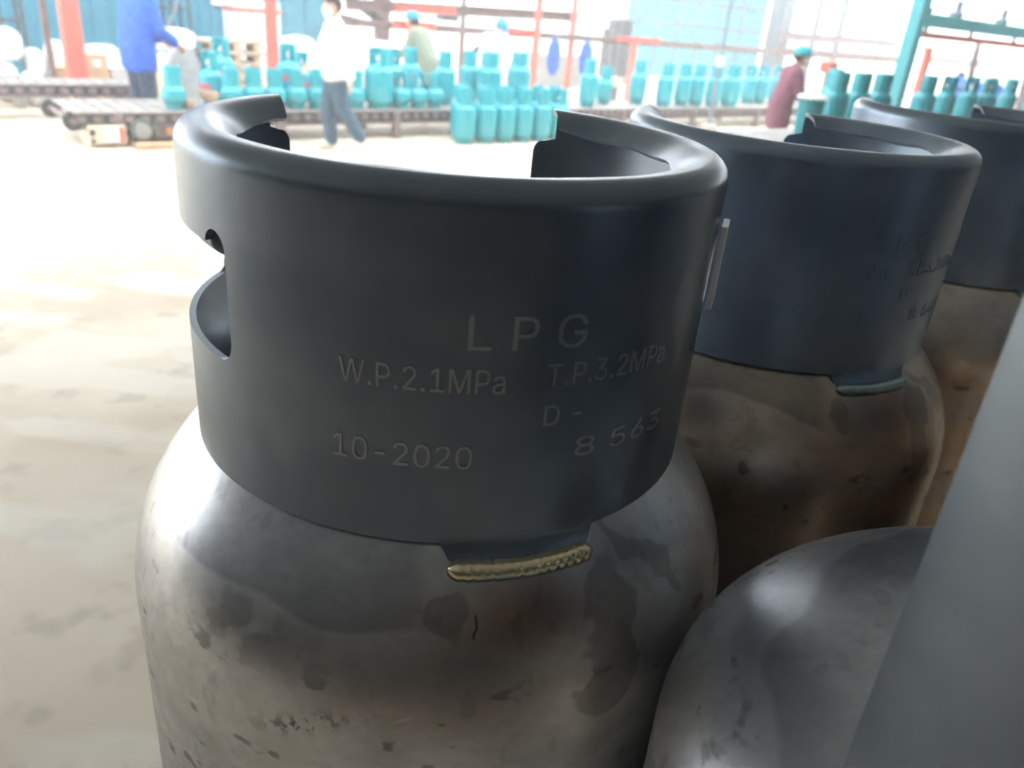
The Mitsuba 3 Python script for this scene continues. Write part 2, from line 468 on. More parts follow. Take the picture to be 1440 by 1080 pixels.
def body_profile(Rb, hd, zs, zfoot):
    P = []
    zb = zfoot + 0.28 + 0.62
    P.append((0.0, zb - 0.62))
    for a in np.linspace(-86, 0, 14):
        P.append((Rb * math.cos(math.radians(a)), zb + 0.62 * math.sin(math.radians(a))))
    for q in np.linspace(0.08, 1, 14):
        P.append((Rb, zb + (zs - zb) * q))
    for a in np.linspace(2, 88.5, 44):
        P.append((Rb * math.cos(math.radians(a)), zs + hd * math.sin(math.radians(a))))
    P.append((0.0, zs + hd))
    return P


def scaled(m, k):
    t = TANKS[k]
    m = m.copy()
    m.apply_transform(trimesh.transformations.rotation_matrix(math.radians(t['rot']), [0, 0, 1]))
    m.apply_scale(U)
    m.apply_translation([t['x'] * U, t['y'] * U, CAM_H + t['z'] * U])
    return m


def bead_mesh(a0, a1, r, z, rad=0.037, seed=0):
    n = 90
    A = np.radians(np.linspace(a0, a1, n))
    lift = 0.010 * (np.linspace(-1, 1, n)) ** 2
    path = np.stack([r * np.cos(A), r * np.sin(A), z + lift], 1)
    e = np.clip(np.minimum(np.arange(n), np.arange(n)[::-1]) / 5.0, 0.1, 1) ** 0.5
    rr = rad * e * (1 + 0.035 * np.sin(np.arange(n) * 1.15) + 0.14 * (meshkit.noise(np.stack([np.arange(n) * 0.35, np.zeros(n), np.full(n, seed + 0.5)], 1)) - 0.5))
    return tube(path, rr, 14)


def letters(text, a0, a1, z, h):
    """Raised lettering bent round the collar between two azimuths."""
    m = meshkit.text_mesh(text, h, 0.007)
    m = m.subdivide_to_size(0.05)
    v = m.vertices.copy()
    w = v[:, 0].max() - v[:, 0].min()
    an = np.radians(a0) + (v[:, 0] - v[:, 0].min()) / w * np.radians(a1 - a0)
    r = 0.9975 + v[:, 2]
    return trimesh.Trimesh(np.stack([r * np.cos(an), r * np.sin(an), z + v[:, 1]], 1), m.faces, process=False)


MARKS = [('LPG', 'L P G', -81.5, -60.5, -0.478, 0.105), ('W.P.2.1MPa', 'W.P.2.1MPa', -103.0, -74.6, -0.617, 0.078), ('T.P.3.2MPa', 'T.P.3.2MPa', -67.3, -39.0, -0.603, 0.075),
         ('D-', 'D -', -67.0, -59.5, -0.738, 0.07), ('10-2020', '10-2020', -104.2, -79.4, -0.877, 0.08)]
DECKZ = 0.98


def near_tank(k, name, label, H=1.163, az0=146, az1=433.5, tabs=((-83, -54), (37, 63), (148, 171)), Rb=1.2994, hd=1.0143, zs=-1.8403, slots=True, marks=True, serial='8 563'):
    t = TANKS[k]
    root = thing(name, label, 'gas cylinder')
    collar_m = 'm_collar_veil' if k in (2, 4, 5) else 'm_collar'
    zfoot = (DECKZ - (CAM_H + t['z'] * U)) / U
    add('body', scaled(lathe(body_profile(Rb, hd, zs, zfoot), 160), k), f'm_body_{k if k < 4 else 2}', root, smooth=True, label='bare steel shell with a domed shoulder')
    fr = [(0.98, zfoot), (1.02, zfoot), (1.02, zfoot + 0.34), (0.98, zfoot + 0.34), (0.98, zfoot)]
    add('foot_ring', scaled(lathe(fr, 64), k), 'm_collar', root)
    sl = ((-190, -128, -0.70, -0.315), (-16.0, 44, -0.70, -0.315)) if slots else ()
    sl = [(a0 + 360 if a0 < az0 else a0, a1 + 360 if a0 < az0 else a1, z0, z1) for a0, a1, z0, z1 in sl]
    col = add('collar', scaled(make_collar(H, az0, az1, tabs, slots=sl), k), collar_m, root, smooth=35, label='dark steel collar with rolled rim, open at the back')
    for a0, a1, z0, z1 in sl:
        add('hand_grip', scaled(grip(a0 + 6.5, a1 - 6.5, z1 - 0.005), k), collar_m, col, smooth=True)
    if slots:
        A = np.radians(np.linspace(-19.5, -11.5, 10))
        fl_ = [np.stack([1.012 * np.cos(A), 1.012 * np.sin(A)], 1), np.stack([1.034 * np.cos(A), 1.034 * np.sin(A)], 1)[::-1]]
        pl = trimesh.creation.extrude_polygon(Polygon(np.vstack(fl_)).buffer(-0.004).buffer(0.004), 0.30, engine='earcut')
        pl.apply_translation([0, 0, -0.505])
        add('slot_flange', scaled(pl, k), 'm_flange_lit' if k == 1 else collar_m, col, smooth=30, label='raised edge of the right hand slot, bright light painted in white' if k == 1 else None)
    for t0, t1 in tabs:
        z = -H - 0.083
        add('weld_bead', scaled(bead_mesh(t0 + 0.3, t1 - 0.3, 1.042, z, seed=k), k), 'm_bead', root, smooth=True, label='shiny straw coloured weld bead')
    if marks:
        for nm, tx, a0, a1, z, h in MARKS + ([('serial', serial, -59.8, -36.0, -0.868, 0.07)] if serial else []):
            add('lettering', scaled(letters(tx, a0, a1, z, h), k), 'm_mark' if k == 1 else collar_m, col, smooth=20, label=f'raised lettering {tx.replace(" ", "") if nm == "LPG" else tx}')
    return root


near_tank(1, 'gas_cylinder', 'large bare steel gas cylinder in the foreground, collar stamped LPG above a straw coloured weld')
near_tank(2, 'gas_cylinder', 'bare steel gas cylinder directly behind the foreground one, its brown shoulder mostly hidden')
near_tank(3, 'gas_cylinder', 'bare steel gas cylinder at lower right, showing its smooth grey dome', H=1.43, az0=195, az1=450, tabs=((191.0, 214), (306, 334)), Rb=1.272, hd=0.629, zs=-1.911, slots=False, marks=False)
near_tank(4, 'gas_cylinder', 'furthest bare steel gas cylinder, at the right edge of the photo', marks=False)
near_tank(5, 'gas_cylinder', 'added bare steel gas cylinder, almost unseen at right, darkening the gap between the others', marks=False)  # extra cylinder put in to darken the gap beside it

# the stand that carries them, kept within their footprint
hull = MultiPoint([(t['x'] * U, t['y'] * U) for t in TANKS.values()]).convex_hull.buffer(0.10)
root = thing('steel_stand', 'low steel stand under the raw gas cylinders', 'stand')
dk = trimesh.creation.extrude_polygon(hull, 0.03, engine='earcut')
dk.apply_translation([0, 0, DECKZ - 0.03])
add('deck', dk, 'm_dark_steel', root)
for k in TANKS:
    t = TANKS[k]
    add('leg', bar((t['x'] * U, t['y'] * U, 0), (t['x'] * U, t['y'] * U, DECKZ - 0.03), 0.05), 'm_dark_steel', root)

# ------------------------------------------------------------------ painted gas cylinders
def painted_parts(D, H, gap, lab=None):
    """Parts of one painted cylinder standing on the origin: (name, mesh, material, label)."""
    R = D / 2
    hb = H - 0.185
    P = [(0, 0.035)] + [(R * math.cos(math.radians(a)), 0.035 + 0.07 + 0.07 * math.sin(math.radians(a))) for a in (-60, -30, 0)]
    mid = 0.5 * hb
    P += [(R, mid - 0.012), (R + 0.004, mid - 0.006), (R + 0.004, mid + 0.006), (R, mid + 0.012)]
    hd = min(0.105, R * 0.75)
    P += [(R * math.cos(math.radians(a)), hb - hd + hd * math.sin(math.radians(a))) for a in (0, 15, 30, 45, 60, 75, 90)]
    P[-1] = (0, hb)
    out = [('body', lathe(P, 28), 'm_teal_paint', None)]
    r = R * 0.72
    out.append(('foot_ring', lathe([(r * 0.97, 0), (r * 1.03, 0), (r * 1.03, 0.06), (r * 0.97, 0.06), (r * 0.97, 0)], 24), 'm_teal_dark', None))
    rc = R * 0.70
    z0, z1 = hb - hd * 0.42, H
    A = np.radians(np.linspace(gap / 2, 360 - gap / 2, 26))
    prof = [(rc, z0), (rc, z1 - 0.012), (rc - 0.010, z1), (rc - 0.020, z1 - 0.008), (rc - 0.006, z1 - 0.022), (rc - 0.005, z0)]
    V = np.array([[q[0] * math.cos(a), q[0] * math.sin(a), q[1]] for a in A for q in prof])
    n = len(prof)
    Fc = []
    for i in range(len(A) - 1):
        for j in range(n):
            k = (j + 1) % n
            Fc += [[i * n + j, (i + 1) * n + j, (i + 1) * n + k], [i * n + j, (i + 1) * n + k, i * n + k]]
    for o in (0, (len(A) - 1) * n):
        Fc += [[o, o + j, o + j + 1] for j in range(1, n - 1)]
    m = trimesh.Trimesh(V, Fc, process=False)
    m.fix_normals()
    out.append(('collar', m, 'm_teal_paint', None))
    vm = cat(cyl(0.022, 0.05, (0, 0, hb + 0.02), n=12), cyl(0.014, 0.06, (0, 0, hb + 0.07), n=10), cyl(0.018, 0.05, (0.02, 0, hb + 0.06), (1, 0, 0), 10))
    out.append(('valve', vm, 'm_bright_steel', 'pale metal valve'))
    if lab:
        zc, a0, a1 = hb - hd - 0.10, *lab
        A = np.radians(np.linspace(a0, a1, 12))
        V = np.array([[(R + dr_) * math.cos(a), (R + dr_) * math.sin(a), z] for a in A for dr_, z in ((0.0, zc - 0.035), (0.004, zc - 0.035), (0.004, zc + 0.035), (0.0, zc + 0.035))])
        Fc = []
        for i in range(11):
            for j in range(4):
                k = (j + 1) % 4
                Fc += [[i * 4 + j, (i + 1) * 4 + j, (i + 1) * 4 + k], [i * 4 + j, (i + 1) * 4 + k, i * 4 + k]]
        m = trimesh.Trimesh(V, Fc, process=False)
        m.fix_normals()
        out.append(('label', m, 'm_red_label', 'faded red printed label'))
    return [(nm, mikit.ply(m, b, smooth=40), lb) for nm, m, b, lb in out]


PAINTED = {}


def painted(kind, pos, rotz, label, group):
    if kind not in PAINTED:
        D, H, lab = {'short': (0.26, 0.46, None), 'tall': (0.30, 0.72, None), 'tall_label': (0.30, 0.72, (-70, 50)), 'fat': (0.38, 0.74, None), 'mid': (0.27, 0.60, (-60, 40)), 'slim': (0.27, 0.72, None)}[kind]
        PAINTED[kind] = painted_parts(D, H, 80, lab)
    key = thing('painted_gas_cylinder', label, 'gas cylinder', group)
    to = T().translate([float(v) for v in pos]).rotate([0, 0, 1], rotz)
    for nm, d, lb in PAINTED[kind]:
        add(nm, d, None, key, label=lb, to_world=to)
    return key


ORD = ['first', 'second', 'third', 'fourth', 'fifth', 'sixth', 'seventh', 'eighth', 'ninth', 'tenth', 'eleventh', 'twelfth', 'thirteenth', 'fourteenth']

DECK, TD0, TD1 = 0.37, -0.17, 0.82       # the front conveyor: height of its deck and its two edges

# row on the floor in front of the conveyor
row = [4.57, 4.93, 5.27, 5.60, 5.95, 6.30]
for k, s in enumerate(row):
    painted('tall', W(s, -0.70), 40 * k + 20, f'teal gas cylinder standing on the floor, {ORD[k]} from left in the front row', 'front row on the floor')
for k, s in enumerate([4.75, 5.12, 5.46, 5.80, 6.14, 6.47]):
    painted('tall', W(s, -0.375), 70 * k + 10, f'teal gas cylinder standing on the floor, {ORD[k]} from left in the rear row', 'rear row on the floor')

# small ones along the near edge of the conveyor
for k, (x, kind) in enumerate([(325, 'short'), (356, 'short'), (386, 'short'), (416, 'short'), (444, 'short'), (499, 'short'), (531, 'fat'), (563, 'short'), (587, 'short'), (610, 'short')]):
    s, _ = on_t(x, 130, 0.02)
    painted(kind, W(s, 0.0, DECK), 50 + 33 * k, ('wide' if kind == 'fat' else 'short') + f' teal gas cylinder on the conveyor, {ORD[k]} from left along its near edge', 'near edge of the conveyor')
# taller ones in the second file, left part
for k, (x, kind) in enumerate([(296, 'mid'), (313, 'tall_label'), (406, 'tall_label'), (424, 'mid'), (551, 'tall_label'), (577, 'tall_label'), (626, 'tall'), (660, 'tall_label'), (688, 'fat'), (729, 'fat')]):
    t = 0.67 if k % 2 else 0.30
    s, _ = on_t(x, 110, t)
    painted(kind, W(s, t, DECK), -110 + 20 * k, f'tall teal gas cylinder in the far file of the conveyor, {ORD[k]} from left', 'far file of the conveyor, left part')
# right part of the conveyor
for k, (x, t, kind) in enumerate([(829, 0.05, 'tall'), (852, 0.36, 'mid'), (898, 0.36, 'tall'), (937, 0.05, 'tall'), (962, 0.10, 'tall'), (982, 0.10, 'tall'), (1006, 0.05, 'tall'), (1030, -0.0, 'fat'), (1055, 0.42, 'tall'), (1072, 0.40, 'tall'), (1093, 0.40, 'tall'), (1108, 0.42, 'tall')]):
    s, _ = on_t(x, 115, t)
    painted(kind, W(s, t, DECK), 25 * k, f'teal gas cylinder on the far right stretch of the conveyor, {ORD[k]} from left', 'right stretch of the conveyor')

# nearer bench of cylinders at the right, behind the raw tanks
BENCH_T, BENCH_Z = -4.6, 0.68
for k, (x, dt, kind) in enumerate([(1172, 0.42, 'slim'), (1180, 0.0, 'tall'), (1211, 0.0, 'tall'), (1241, 0.0, 'tall'), (1305, 0.0, 'tall'), (1336, 0.05, 'slim'), (1367, 0.1, 'slim'), (1393, 0.0, 'tall'), (1423, 0.1, 'slim')]):
    s, _ = on_t(x, 120, BENCH_T + dt)
    painted(kind, W(s, BENCH_T + dt, BENCH_Z), 35 * k + 15, f'teal gas cylinder on the right hand bench, {ORD[k]} from left', 'right hand bench')
b0, b1 = on_t(1082, 160, BENCH_T)[0], on_t(1450, 160, BENCH_T)[0] + 0.4
root = thing('roller_bench', 'grey steel bench under the teal cylinders at right', 'bench')
add('deck', rbox(b0, b1, BENCH_T - 0.25, BENCH_T + 0.6, BENCH_Z - 0.06, BENCH_Z), 'm_deck_steel', root)
for s in np.linspace(b0 + 0.2, b1 - 0.2, 4):
    for t in (BENCH_T - 0.2, BENCH_T + 0.55):
        add('leg', rbox(s - 0.03, s + 0.03, t - 0.03, t + 0.03, 0, BENCH_Z - 0.06), 'm_grey_steel', root)

# ------------------------------------------------------------------ conveyors
def conveyor(s0, s1, t0, t1, zd, label, legs, deep=0.16, links=0.16, two=False):
    root = thing('conveyor', label, 'conveyor')
    for t in (t0, t1 - 0.05):
        add('side_rail', rbox(s0, s1, t, t + 0.05, zd - 0.035, zd), 'm_deck_steel', root)
        add('lower_rail', rbox(s0, s1, t + 0.01, t + 0.04, zd - deep - 0.03, zd - deep), 'm_rail_steel', root)
    slat = mikit.ply(rbox(-links * 0.40, links * 0.40, 0.05, t1 - t0 - 0.05, -0.035, -0.006, 0.004).apply_translation(-W(0, 0)), 'm_deck_steel', smooth=False)
    link = mikit.ply(cat(bx((0.10, 0.02, 0.06), (0, 0, 0), 0.012, RZ), cyl(0.034, 0.05, (0, 0, 0), (-VA[0], -VA[1], 0), 12)), 'm_rail_steel', smooth=30)
    for k in range(int((s1 - s0) / links)):
        q = W(s0 + links * (k + 0.5), t0, zd)
        add('slat', slat, None, root, to_world=T().translate(q.tolist()))
        q = W(s0 + links * (k + 0.5), t0 + 0.0, zd - 0.085)
        if k * links < 12.5:
            add('chain_link', link, None, root, to_world=T().translate(q.tolist()))
    add('side_plate', rbox(s0, s1, t0 + 0.03, t0 + 0.05, zd - deep, zd - 0.03), 'm_dark_steel', root)
    for s in legs:
        for t in (t0 + 0.04, t1 - 0.04):
            add('leg', rbox(s - 0.05, s + 0.05, t - 0.04, t + 0.04, 0, zd - 0.03), 'm_rail_steel' if t < t0 + 0.1 else 'm_dark_steel', root)
            add('foot_plate', rbox(s - 0.08, s + 0.08, t - 0.07, t + 0.07, 0, 0.012), 'm_rail_steel', root)
    return root


cv = conveyor(-0.1, 15.5, TD0, TD1, DECK, 'long slat conveyor carrying the teal gas cylinders across the hall', [0.35, 2.2, 3.85, 6.2, 8.3, 10.2, 12.2, 14.4])
for k in range(2):
    t = TD0 + 0.02 if k == 0 else TD1 - 0.02
    add('sprocket', cyl(0.10, 0.03, W(-0.1, t, DECK - 0.10), (-VA[0], -VA[1], 0), 20), 'm_dark_steel', cv)
add('shaft', cyl(0.03, TD1 - TD0 + 0.1, W(-0.1, (TD0 + TD1) / 2, DECK - 0.10), (-VA[0], -VA[1], 0), 14), 'm_rail_steel', cv)
conveyor(-3.2, 1.35, 1.65, 2.2, 0.43, 'dark empty chain conveyor behind the red column', [-2.4, -0.6, 1.0], deep=0.13)

# drive under the left end of the front conveyor
root = thing('drive_cabinet', 'cream drive cabinet with dark holes under the conveyor end', 'cabinet')
add('housing', rbox(0.02, 0.40, -0.20, 0.14, 0.03, 0.23, 0.012), 'm_cream', root)
add('hole', cyl(0.03, 0.02, W(0.06, -0.205, 0.16), (-VA[0], -VA[1], 0)), 'm_rubber', root)
add('hole', cyl(0.022, 0.02, W(0.06, -0.205, 0.07), (-VA[0], -VA[1], 0)), 'm_rubber', root)
add('door_panel', rbox(0.16, 0.32, -0.222, -0.20, 0.06, 0.215, 0.005), 'm_white', root)
add('stripe', rbox(0.335, 0.375, -0.215, -0.20, 0.06, 0.215, 0.004), 'm_red_paint', root)
for s in (0.06, 0.36):
    add('foot', rbox(s - 0.03, s + 0.03, -0.16, 0.1, 0, 0.03), 'm_cream', root)
root = thing('electric_motor', 'dark green round electric motor beside the cream drive cabinet', 'motor')
add('drum', cyl(0.115, 0.26, W(0.56, -0.10, 0.175), (-VA[0], -VA[1], 0), 28), 'm_motor', root)
for q in range(10):
    a = math.radians(36 * q)
    add('cooling_fin', bx((0.26, 0.008, 0.02), W(0.56 + 0.12 * math.cos(a), -0.10, 0.175 + 0.12 * math.sin(a)), 0, RZ + math.pi / 2), 'm_motor', root, smooth=False)
add('end_cap', cyl(0.085, 0.03, W(0.56, -0.24, 0.175), (-VA[0], -VA[1], 0), 24), 'm_grey_steel', root)
add('foot', rbox(0.47, 0.65, -0.2, 0.0, 0.05, 0.07), 'm_motor', root)
root = thing('gearbox', 'reddish dark gearbox with an orange shaft end under the conveyor', 'gearbox')
add('casing', rbox(0.74, 1.10, -0.14, 0.10, 0.06, 0.25, 0.02), 'm_rail_steel', root)
add('shaft_end', cyl(0.045, 0.05, W(0.87, -0.16, 0.15), (-VA[0], -VA[1], 0)), 'm_copper', root)
add('bracket', rbox(0.72, 0.745, -0.16, 0.12, 0.06, 0.28), 'm_grey_steel', root)
root = thing('timber_skid', 'yellow timber skid on the floor under the conveyor drive', 'skid')
add('runner', rbox(0.45, 1.5, -0.40, -0.28, 0.0, 0.062), 'm_wood', root)
add('runner', rbox(0.45, 1.5, 0.08, 0.18, 0.0, 0.05), 'm_wood', root)
add('cross_piece', rbox(0.45, 0.56, -0.28, 0.08, 0.0, 0.045), 'm_wood', root)

# things lying on the left end of the front conveyor
painted('short', W(1.0, 0.0, DECK), 100, 'short teal gas cylinder beside the worker in blue, leftmost on the conveyor', None)
root = thing('dusty_funnel', 'brown dusty funnel lying on the conveyor just behind the foreground collar', 'funnel')
s, _ = on_t(283, 140, 0.0)
hp = lathe([(0.0, 0.0), (0.10, 0.0), (0.10, 0.02), (0.06, 0.10), (0.035, 0.18), (0.0, 0.185)], 28)
hp.apply_transform(trimesh.transformations.rotation_matrix(math.radians(-62), [VA[0], VA[1], 0]))
hp.apply_translation(W(s + 0.13, -0.05, DECK + 0.105))
add('funnel', hp, 'm_clay', root)
add('wedge', rbox(s - 0.20, s - 0.10, -0.08, 0.08, DECK, DECK + 0.10, 0.02), 'm_clay', root)

# ------------------------------------------------------------------ left background
def pile(px, t, y0, y1, name, label, m, depth=0.5, seed=0, lump=0.16, group=None, zmin=None):
    """A soft stuffed thing: its box in the photograph's plane t, rounded and lumpy."""
    x0, x1 = px
    (s0, za), (s1, zb) = on_t(x0, (y0 + y1) / 2, t), on_t(x1, (y0 + y1) / 2, t)
    z1 = on_t((x0 + x1) / 2, y0, t)[1]
    z0 = on_t((x0 + x1) / 2, y1, t)[1] if zmin is None else zmin
    q = trimesh.creation.icosphere(4)
    v = q.vertices
    v = np.sign(v) * np.abs(v) ** 0.62
    v *= 1 + lump * (meshkit.fbm(v * 1.7 + seed * 7.3, 3, seed)[:, None] - 0.5)
    v *= np.array([(s1 - s0) / 2, depth / 2, (z1 - z0) / 2]) / np.abs(v).max(0)
    q = trimesh.Trimesh(v, q.faces, process=False)
    q.apply_transform(trimesh.transformations.rotation_matrix(RZ, [0, 0, 1]))
    q.apply_translation(W((s0 + s1) / 2, t + depth / 2, (z0 + z1) / 2))
    return add(name, q, m, smooth=True, label=label, cat='sack', group=group)


def pbox(px, t, y0, y1, depth, z0=None, bevel=0.01):
    """(mesh, s0, s1, z0, z1) of a box whose front stands in plane t."""
    (s0, _), (s1, _) = on_t(px[0], (y0 + y1) / 2, t), on_t(px[1], (y0 + y1) / 2, t)
    xm = (px[0] + px[1]) / 2
    z1 = on_t(xm, y0, t)[1]
    z0 = on_t(xm, y1, t)[1] if z0 is None else z0
    return rbox(s0, s1, t, t + depth, z0, z1, bevel), s0, s1, z0, z1


# plain teal sheet wall of the office block at the far left, one sheet per metre
TW = 5.2
sl, sr = on_t(-60, 40, TW)[0], on_t(332, 40, TW)[0]
add('wall_far', rbox(sl, sr, TW + 0.03, TW + 0.25, 0, 4.2, 0), 'm_wall_teal', smooth=False, kind='structure', label='teal sheet wall at the far left')
nS = 6
for k in range(nS):
    a, b = sl + (sr - sl) * k / nS, sl + (sr - sl) * (k + 1) / nS
    ms = [rbox(a + 0.004, b - 0.004, TW + 0.008, TW + 0.03, 0.02, 4.15, 0)]
    for c in np.arange(a + 0.10, b - 0.03, 0.19):
        ms.append(rbox(c - 0.03, c + 0.03, TW - 0.018, TW + 0.01, 0.02, 4.15, 0.008))
    add('sheet', cat(*ms), 'm_wall_teal', 'wall_far', smooth=False)
m, *_ = pbox((297, 327), TW - 0.10, -30, 8, 0.05)
add('notice_board', m, 'm_white', label='pale notice board on the teal wall, at the top edge', cat='notice board')

# dark racks in front of the teal wall
def rack(px, t, y0, y1, name, label, nx, nz, depth=0.4, extra=None, z0=0.0, m='m_dark_steel'):
    (s0, _), (s1, _) = on_t(px[0], y1, t), on_t(px[1], y1, t)
    z1 = on_t((px[0] + px[1]) / 2, y0, t)[1]
    root = thing(name, label, 'rack')
    for s in np.linspace(s0, s1, nx):
        for tt in (t, t + depth):
            add('upright', rbox(s - 0.02, s + 0.02, tt - 0.02, tt + 0.02, z0, z1), m, root)
    for z in np.linspace(z0 + 0.55, z1 - 0.03, nz):
        add('shelf', rbox(s0, s1, t - 0.02, t + depth + 0.02, z - 0.02, z), m, root)
    return root


rack((-30, 34), 3.9, -25, 40, 'steel_rack', 'dark steel rack above the white sacks at the far left', 3, 3)
rack((218, 268), 3.7, -30, 40, 'steel_rack', 'dark steel rack behind the worker in blue', 3, 4)
a, b = on_t(253, -6, 3.5), on_t(236, 40, 3.5)
add('steel_pipe', tube([W(a[0], 3.5, a[1]), W((a[0] + b[0]) / 2, 3.5, (a[1] + b[1]) / 2), W(b[0], 3.5, b[1]), W(b[0] - 0.1, 3.5, 0.0)], 0.02), 'm_post_grey', label='thin pale pipe leaning on the rack behind the worker in blue', cat='pipe')

G = None
pile((-14, 37), 3.2, 40, 92, 'plastic_sack', 'big crumpled white sack at the far left edge, on top of its pile', 'm_sack', 0.6, 1, zmin=0.50)
pile((-10, 33), 3.1, 90, 132, 'plastic_sack', 'flat white sack at the bottom of the far left pile', 'm_sack', 0.7, 2, zmin=0.0)
pile((42, 66), 3.22, 70, 104, 'plastic_sack', 'pale sack leaning beside the brown leaning bar, upper one', 'm_sack', 0.5, 3, zmin=0.30)
pile((37, 69), 2.7, 103, 132, 'plastic_sack', 'plump pale grey sack just left of the brown leaning bar', 'm_sack', 0.5, 4, zmin=0.0)
pile((70, 100), 3.3, 58, 112, 'plastic_sack', 'white sack half hidden by the red column', 'm_sack', 0.5, 5, zmin=0.0)
pile((124, 176), 3.4, 64, 100, 'plastic_sack', 'white sack above the tall cardboard box', 'm_sack', 0.5, 6, zmin=0.30)
pile((206, 280), 3.0, 40, 73, 'plastic_sack', 'long white wrapped bundle in front of the rack, right of the worker in blue', 'm_white_cloth', 0.38, 7, lump=0.1)
pile((208, 282), 2.95, 75, 108, 'plastic_sack', 'white wrapped bundle beneath the long one, right of the worker in blue', 'm_white_cloth', 0.45, 8, zmin=0.05)
pile((400, 456), 2.95, 50, 118, 'plastic_sack', 'large white sack left of the walking man in white', 'm_white_cloth', 0.5, 9, zmin=0.0)
pile((514, 572), 3.2, 58, 112, 'plastic_sack', 'large white sack right of the walking man in white', 'm_white_cloth', 0.6, 10, zmin=0.0)
m, s0, s1, z0, z1 = pbox((-25, 33), 2.6, 106, 140, 0.4, 0.0)
root = thing('grey_bench', 'low grey bench in front of the sacks at the far left', 'bench')
add('top', rbox(s0, s1, 2.6, 3.0, z1 - 0.06, z1), 'm_grey_steel', root)
for s in (s0 + 0.05, s1 - 0.05):
    add('leg', rbox(s - 0.04, s + 0.04, 2.62, 2.98, 0, z1 - 0.06), 'm_grey_steel', root)

# leaning bar, red column on its rough footing
a, b = on_t(52, -40, 2.9), on_t(76, 124, 2.6)
add('leaning_bar', bar(W(b[0] + 0.02, 2.62, 0.0), W(a[0], 2.9, a[1]), 0.07), 'm_brown_steel', label='narrow brown bar leaning left of the red column', cat='bar')
TC = 2.42


def column(x, t, w, z0, label, m='m_red_paint', top=ROOFZ, y=100):
    s, _ = on_t(x, y, t)
    root = thing('steel_column', label, 'column')
    add('web', rbox(s - w / 2 + 0.01, s + w / 2 - 0.01, t - 0.008, t + 0.008, z0, top, 0), m, root)
    for e in (-1, 1):
        add('flange', rbox(s + e * (w / 2) - 0.008, s + e * (w / 2) + 0.008, t - w * 0.5, t + w * 0.5, z0, top, 0.003), m, root)
    add('cover_plate', rbox(s - w / 2, s + w / 2, t - w / 2 - 0.008, t - w / 2, z0, top, 0.003), m, root)
    return s


sc = column(108, TC, 0.20, 0.28, 'wide salmon red steel column at the left, standing on a rough concrete block')
q = trimesh.creation.box((0.25, 0.3, 0.34)).subdivide().subdivide().subdivide()
v = q.vertices * (1 + 0.35 * (meshkit.fbm(q.vertices * 9, 3, 4)[:, None] - 0.5))
q = trimesh.Trimesh(v, q.faces, process=False)
q.apply_transform(trimesh.transformations.rotation_matrix(RZ, [0, 0, 1]))
q.apply_translation(W(sc + 0.02, TC, 0.16))
add('concrete_block', q, 'm_concrete', smooth=35, label='rough concrete block under the red column', cat='concrete block')

def carton(px, t, y0, y1, label, depth=0.32, z0=0.0, m='m_card', tag_=False):
    mm, s0, s1, z0, z1 = pbox(px, t, y0, y1, depth, z0, 0.006)
    root = thing('carton', label, 'box')
    add('case', mm, m, root)
    add('lid_flap', rbox(s0 - 0.003, (s0 + s1) / 2 - 0.004, t - 0.004, t + depth + 0.004, z1, z1 + 0.008, 0), m, root)
    add('lid_flap', rbox((s0 + s1) / 2 + 0.004, s1 + 0.003, t - 0.004, t + depth + 0.004, z1, z1 + 0.008, 0), m, root)
    if tag_:
        add('paper_label', rbox(s0 + (s1 - s0) * 0.36, s0 + (s1 - s0) * 0.72, t - 0.003, t, z0 + (z1 - z0) * 0.35, z0 + (z1 - z0) * 0.75, 0), 'm_white_label', root, label='white paper label')
    return z1


zc = carton((123, 156), 2.75, 103, 134, 'lower brown carton of the stack of two right of the red column', z0=0.0)
carton((119, 151), 2.75, 78, 103, 'upper brown carton with a white label, right of the red column', z0=zc + 0.009, tag_=True)
carton((80, 102), 2.8, 96, 134, 'brown carton half hidden behind the red column', z0=0.0)
carton((158, 188), 2.8, 98, 134, 'pale grey carton left of the worker in blue', z0=0.0, m='m_sack_grey')
carton((216, 234), 2.6, 98, 140, 'pale carton just right of the worker in blue', z0=0.0, m='m_cream')

# grey round guard and dark wheel right of the worker
root = thing('grinding_machine', 'grey machine guard with a dark round wheel, right of the worker in blue', 'machine')
s, z = on_t(258, 90, 1.5)
q = trimesh.creation.extrude_polygon(Polygon([(-0.16, -0.45), (0.16, -0.45), (0.17, 0.0), (0.12, 0.14), (0.0, 0.19), (-0.12, 0.14), (-0.17, 0.0)]).buffer(0.02), 0.18, engine='earcut')
q.apply_transform(trimesh.transformations.rotation_matrix(math.pi / 2, [1, 0, 0]))
q.apply_transform(trimesh.transformations.rotation_matrix(RZ, [0, 0, 1]))
q.apply_translation(W(s, 1.6, z))
add('guard', q, 'm_fan_grey', root)
add('pedestal', rbox(s - 0.14, s + 0.14, 1.44, 1.6, 0, z - 0.44), 'm_fan_grey', root)
s2, z2 = on_t(286, 96, 1.55)
add('wheel', cyl(0.20, 0.10, W(s2, 1.62, z2), (-VA[0], -VA[1], 0), 32), 'm_rubber', root)
add('axle', cyl(0.03, abs(s2 - s) + 0.1, W((s + s2) / 2, 1.7, z2), (UA[0], UA[1], 0), 12), 'm_dark_steel', root)
add('wheel_stand', rbox(s2 - 0.05, s2 + 0.05, 1.66, 1.74, 0, z2), 'm_dark_steel', root)

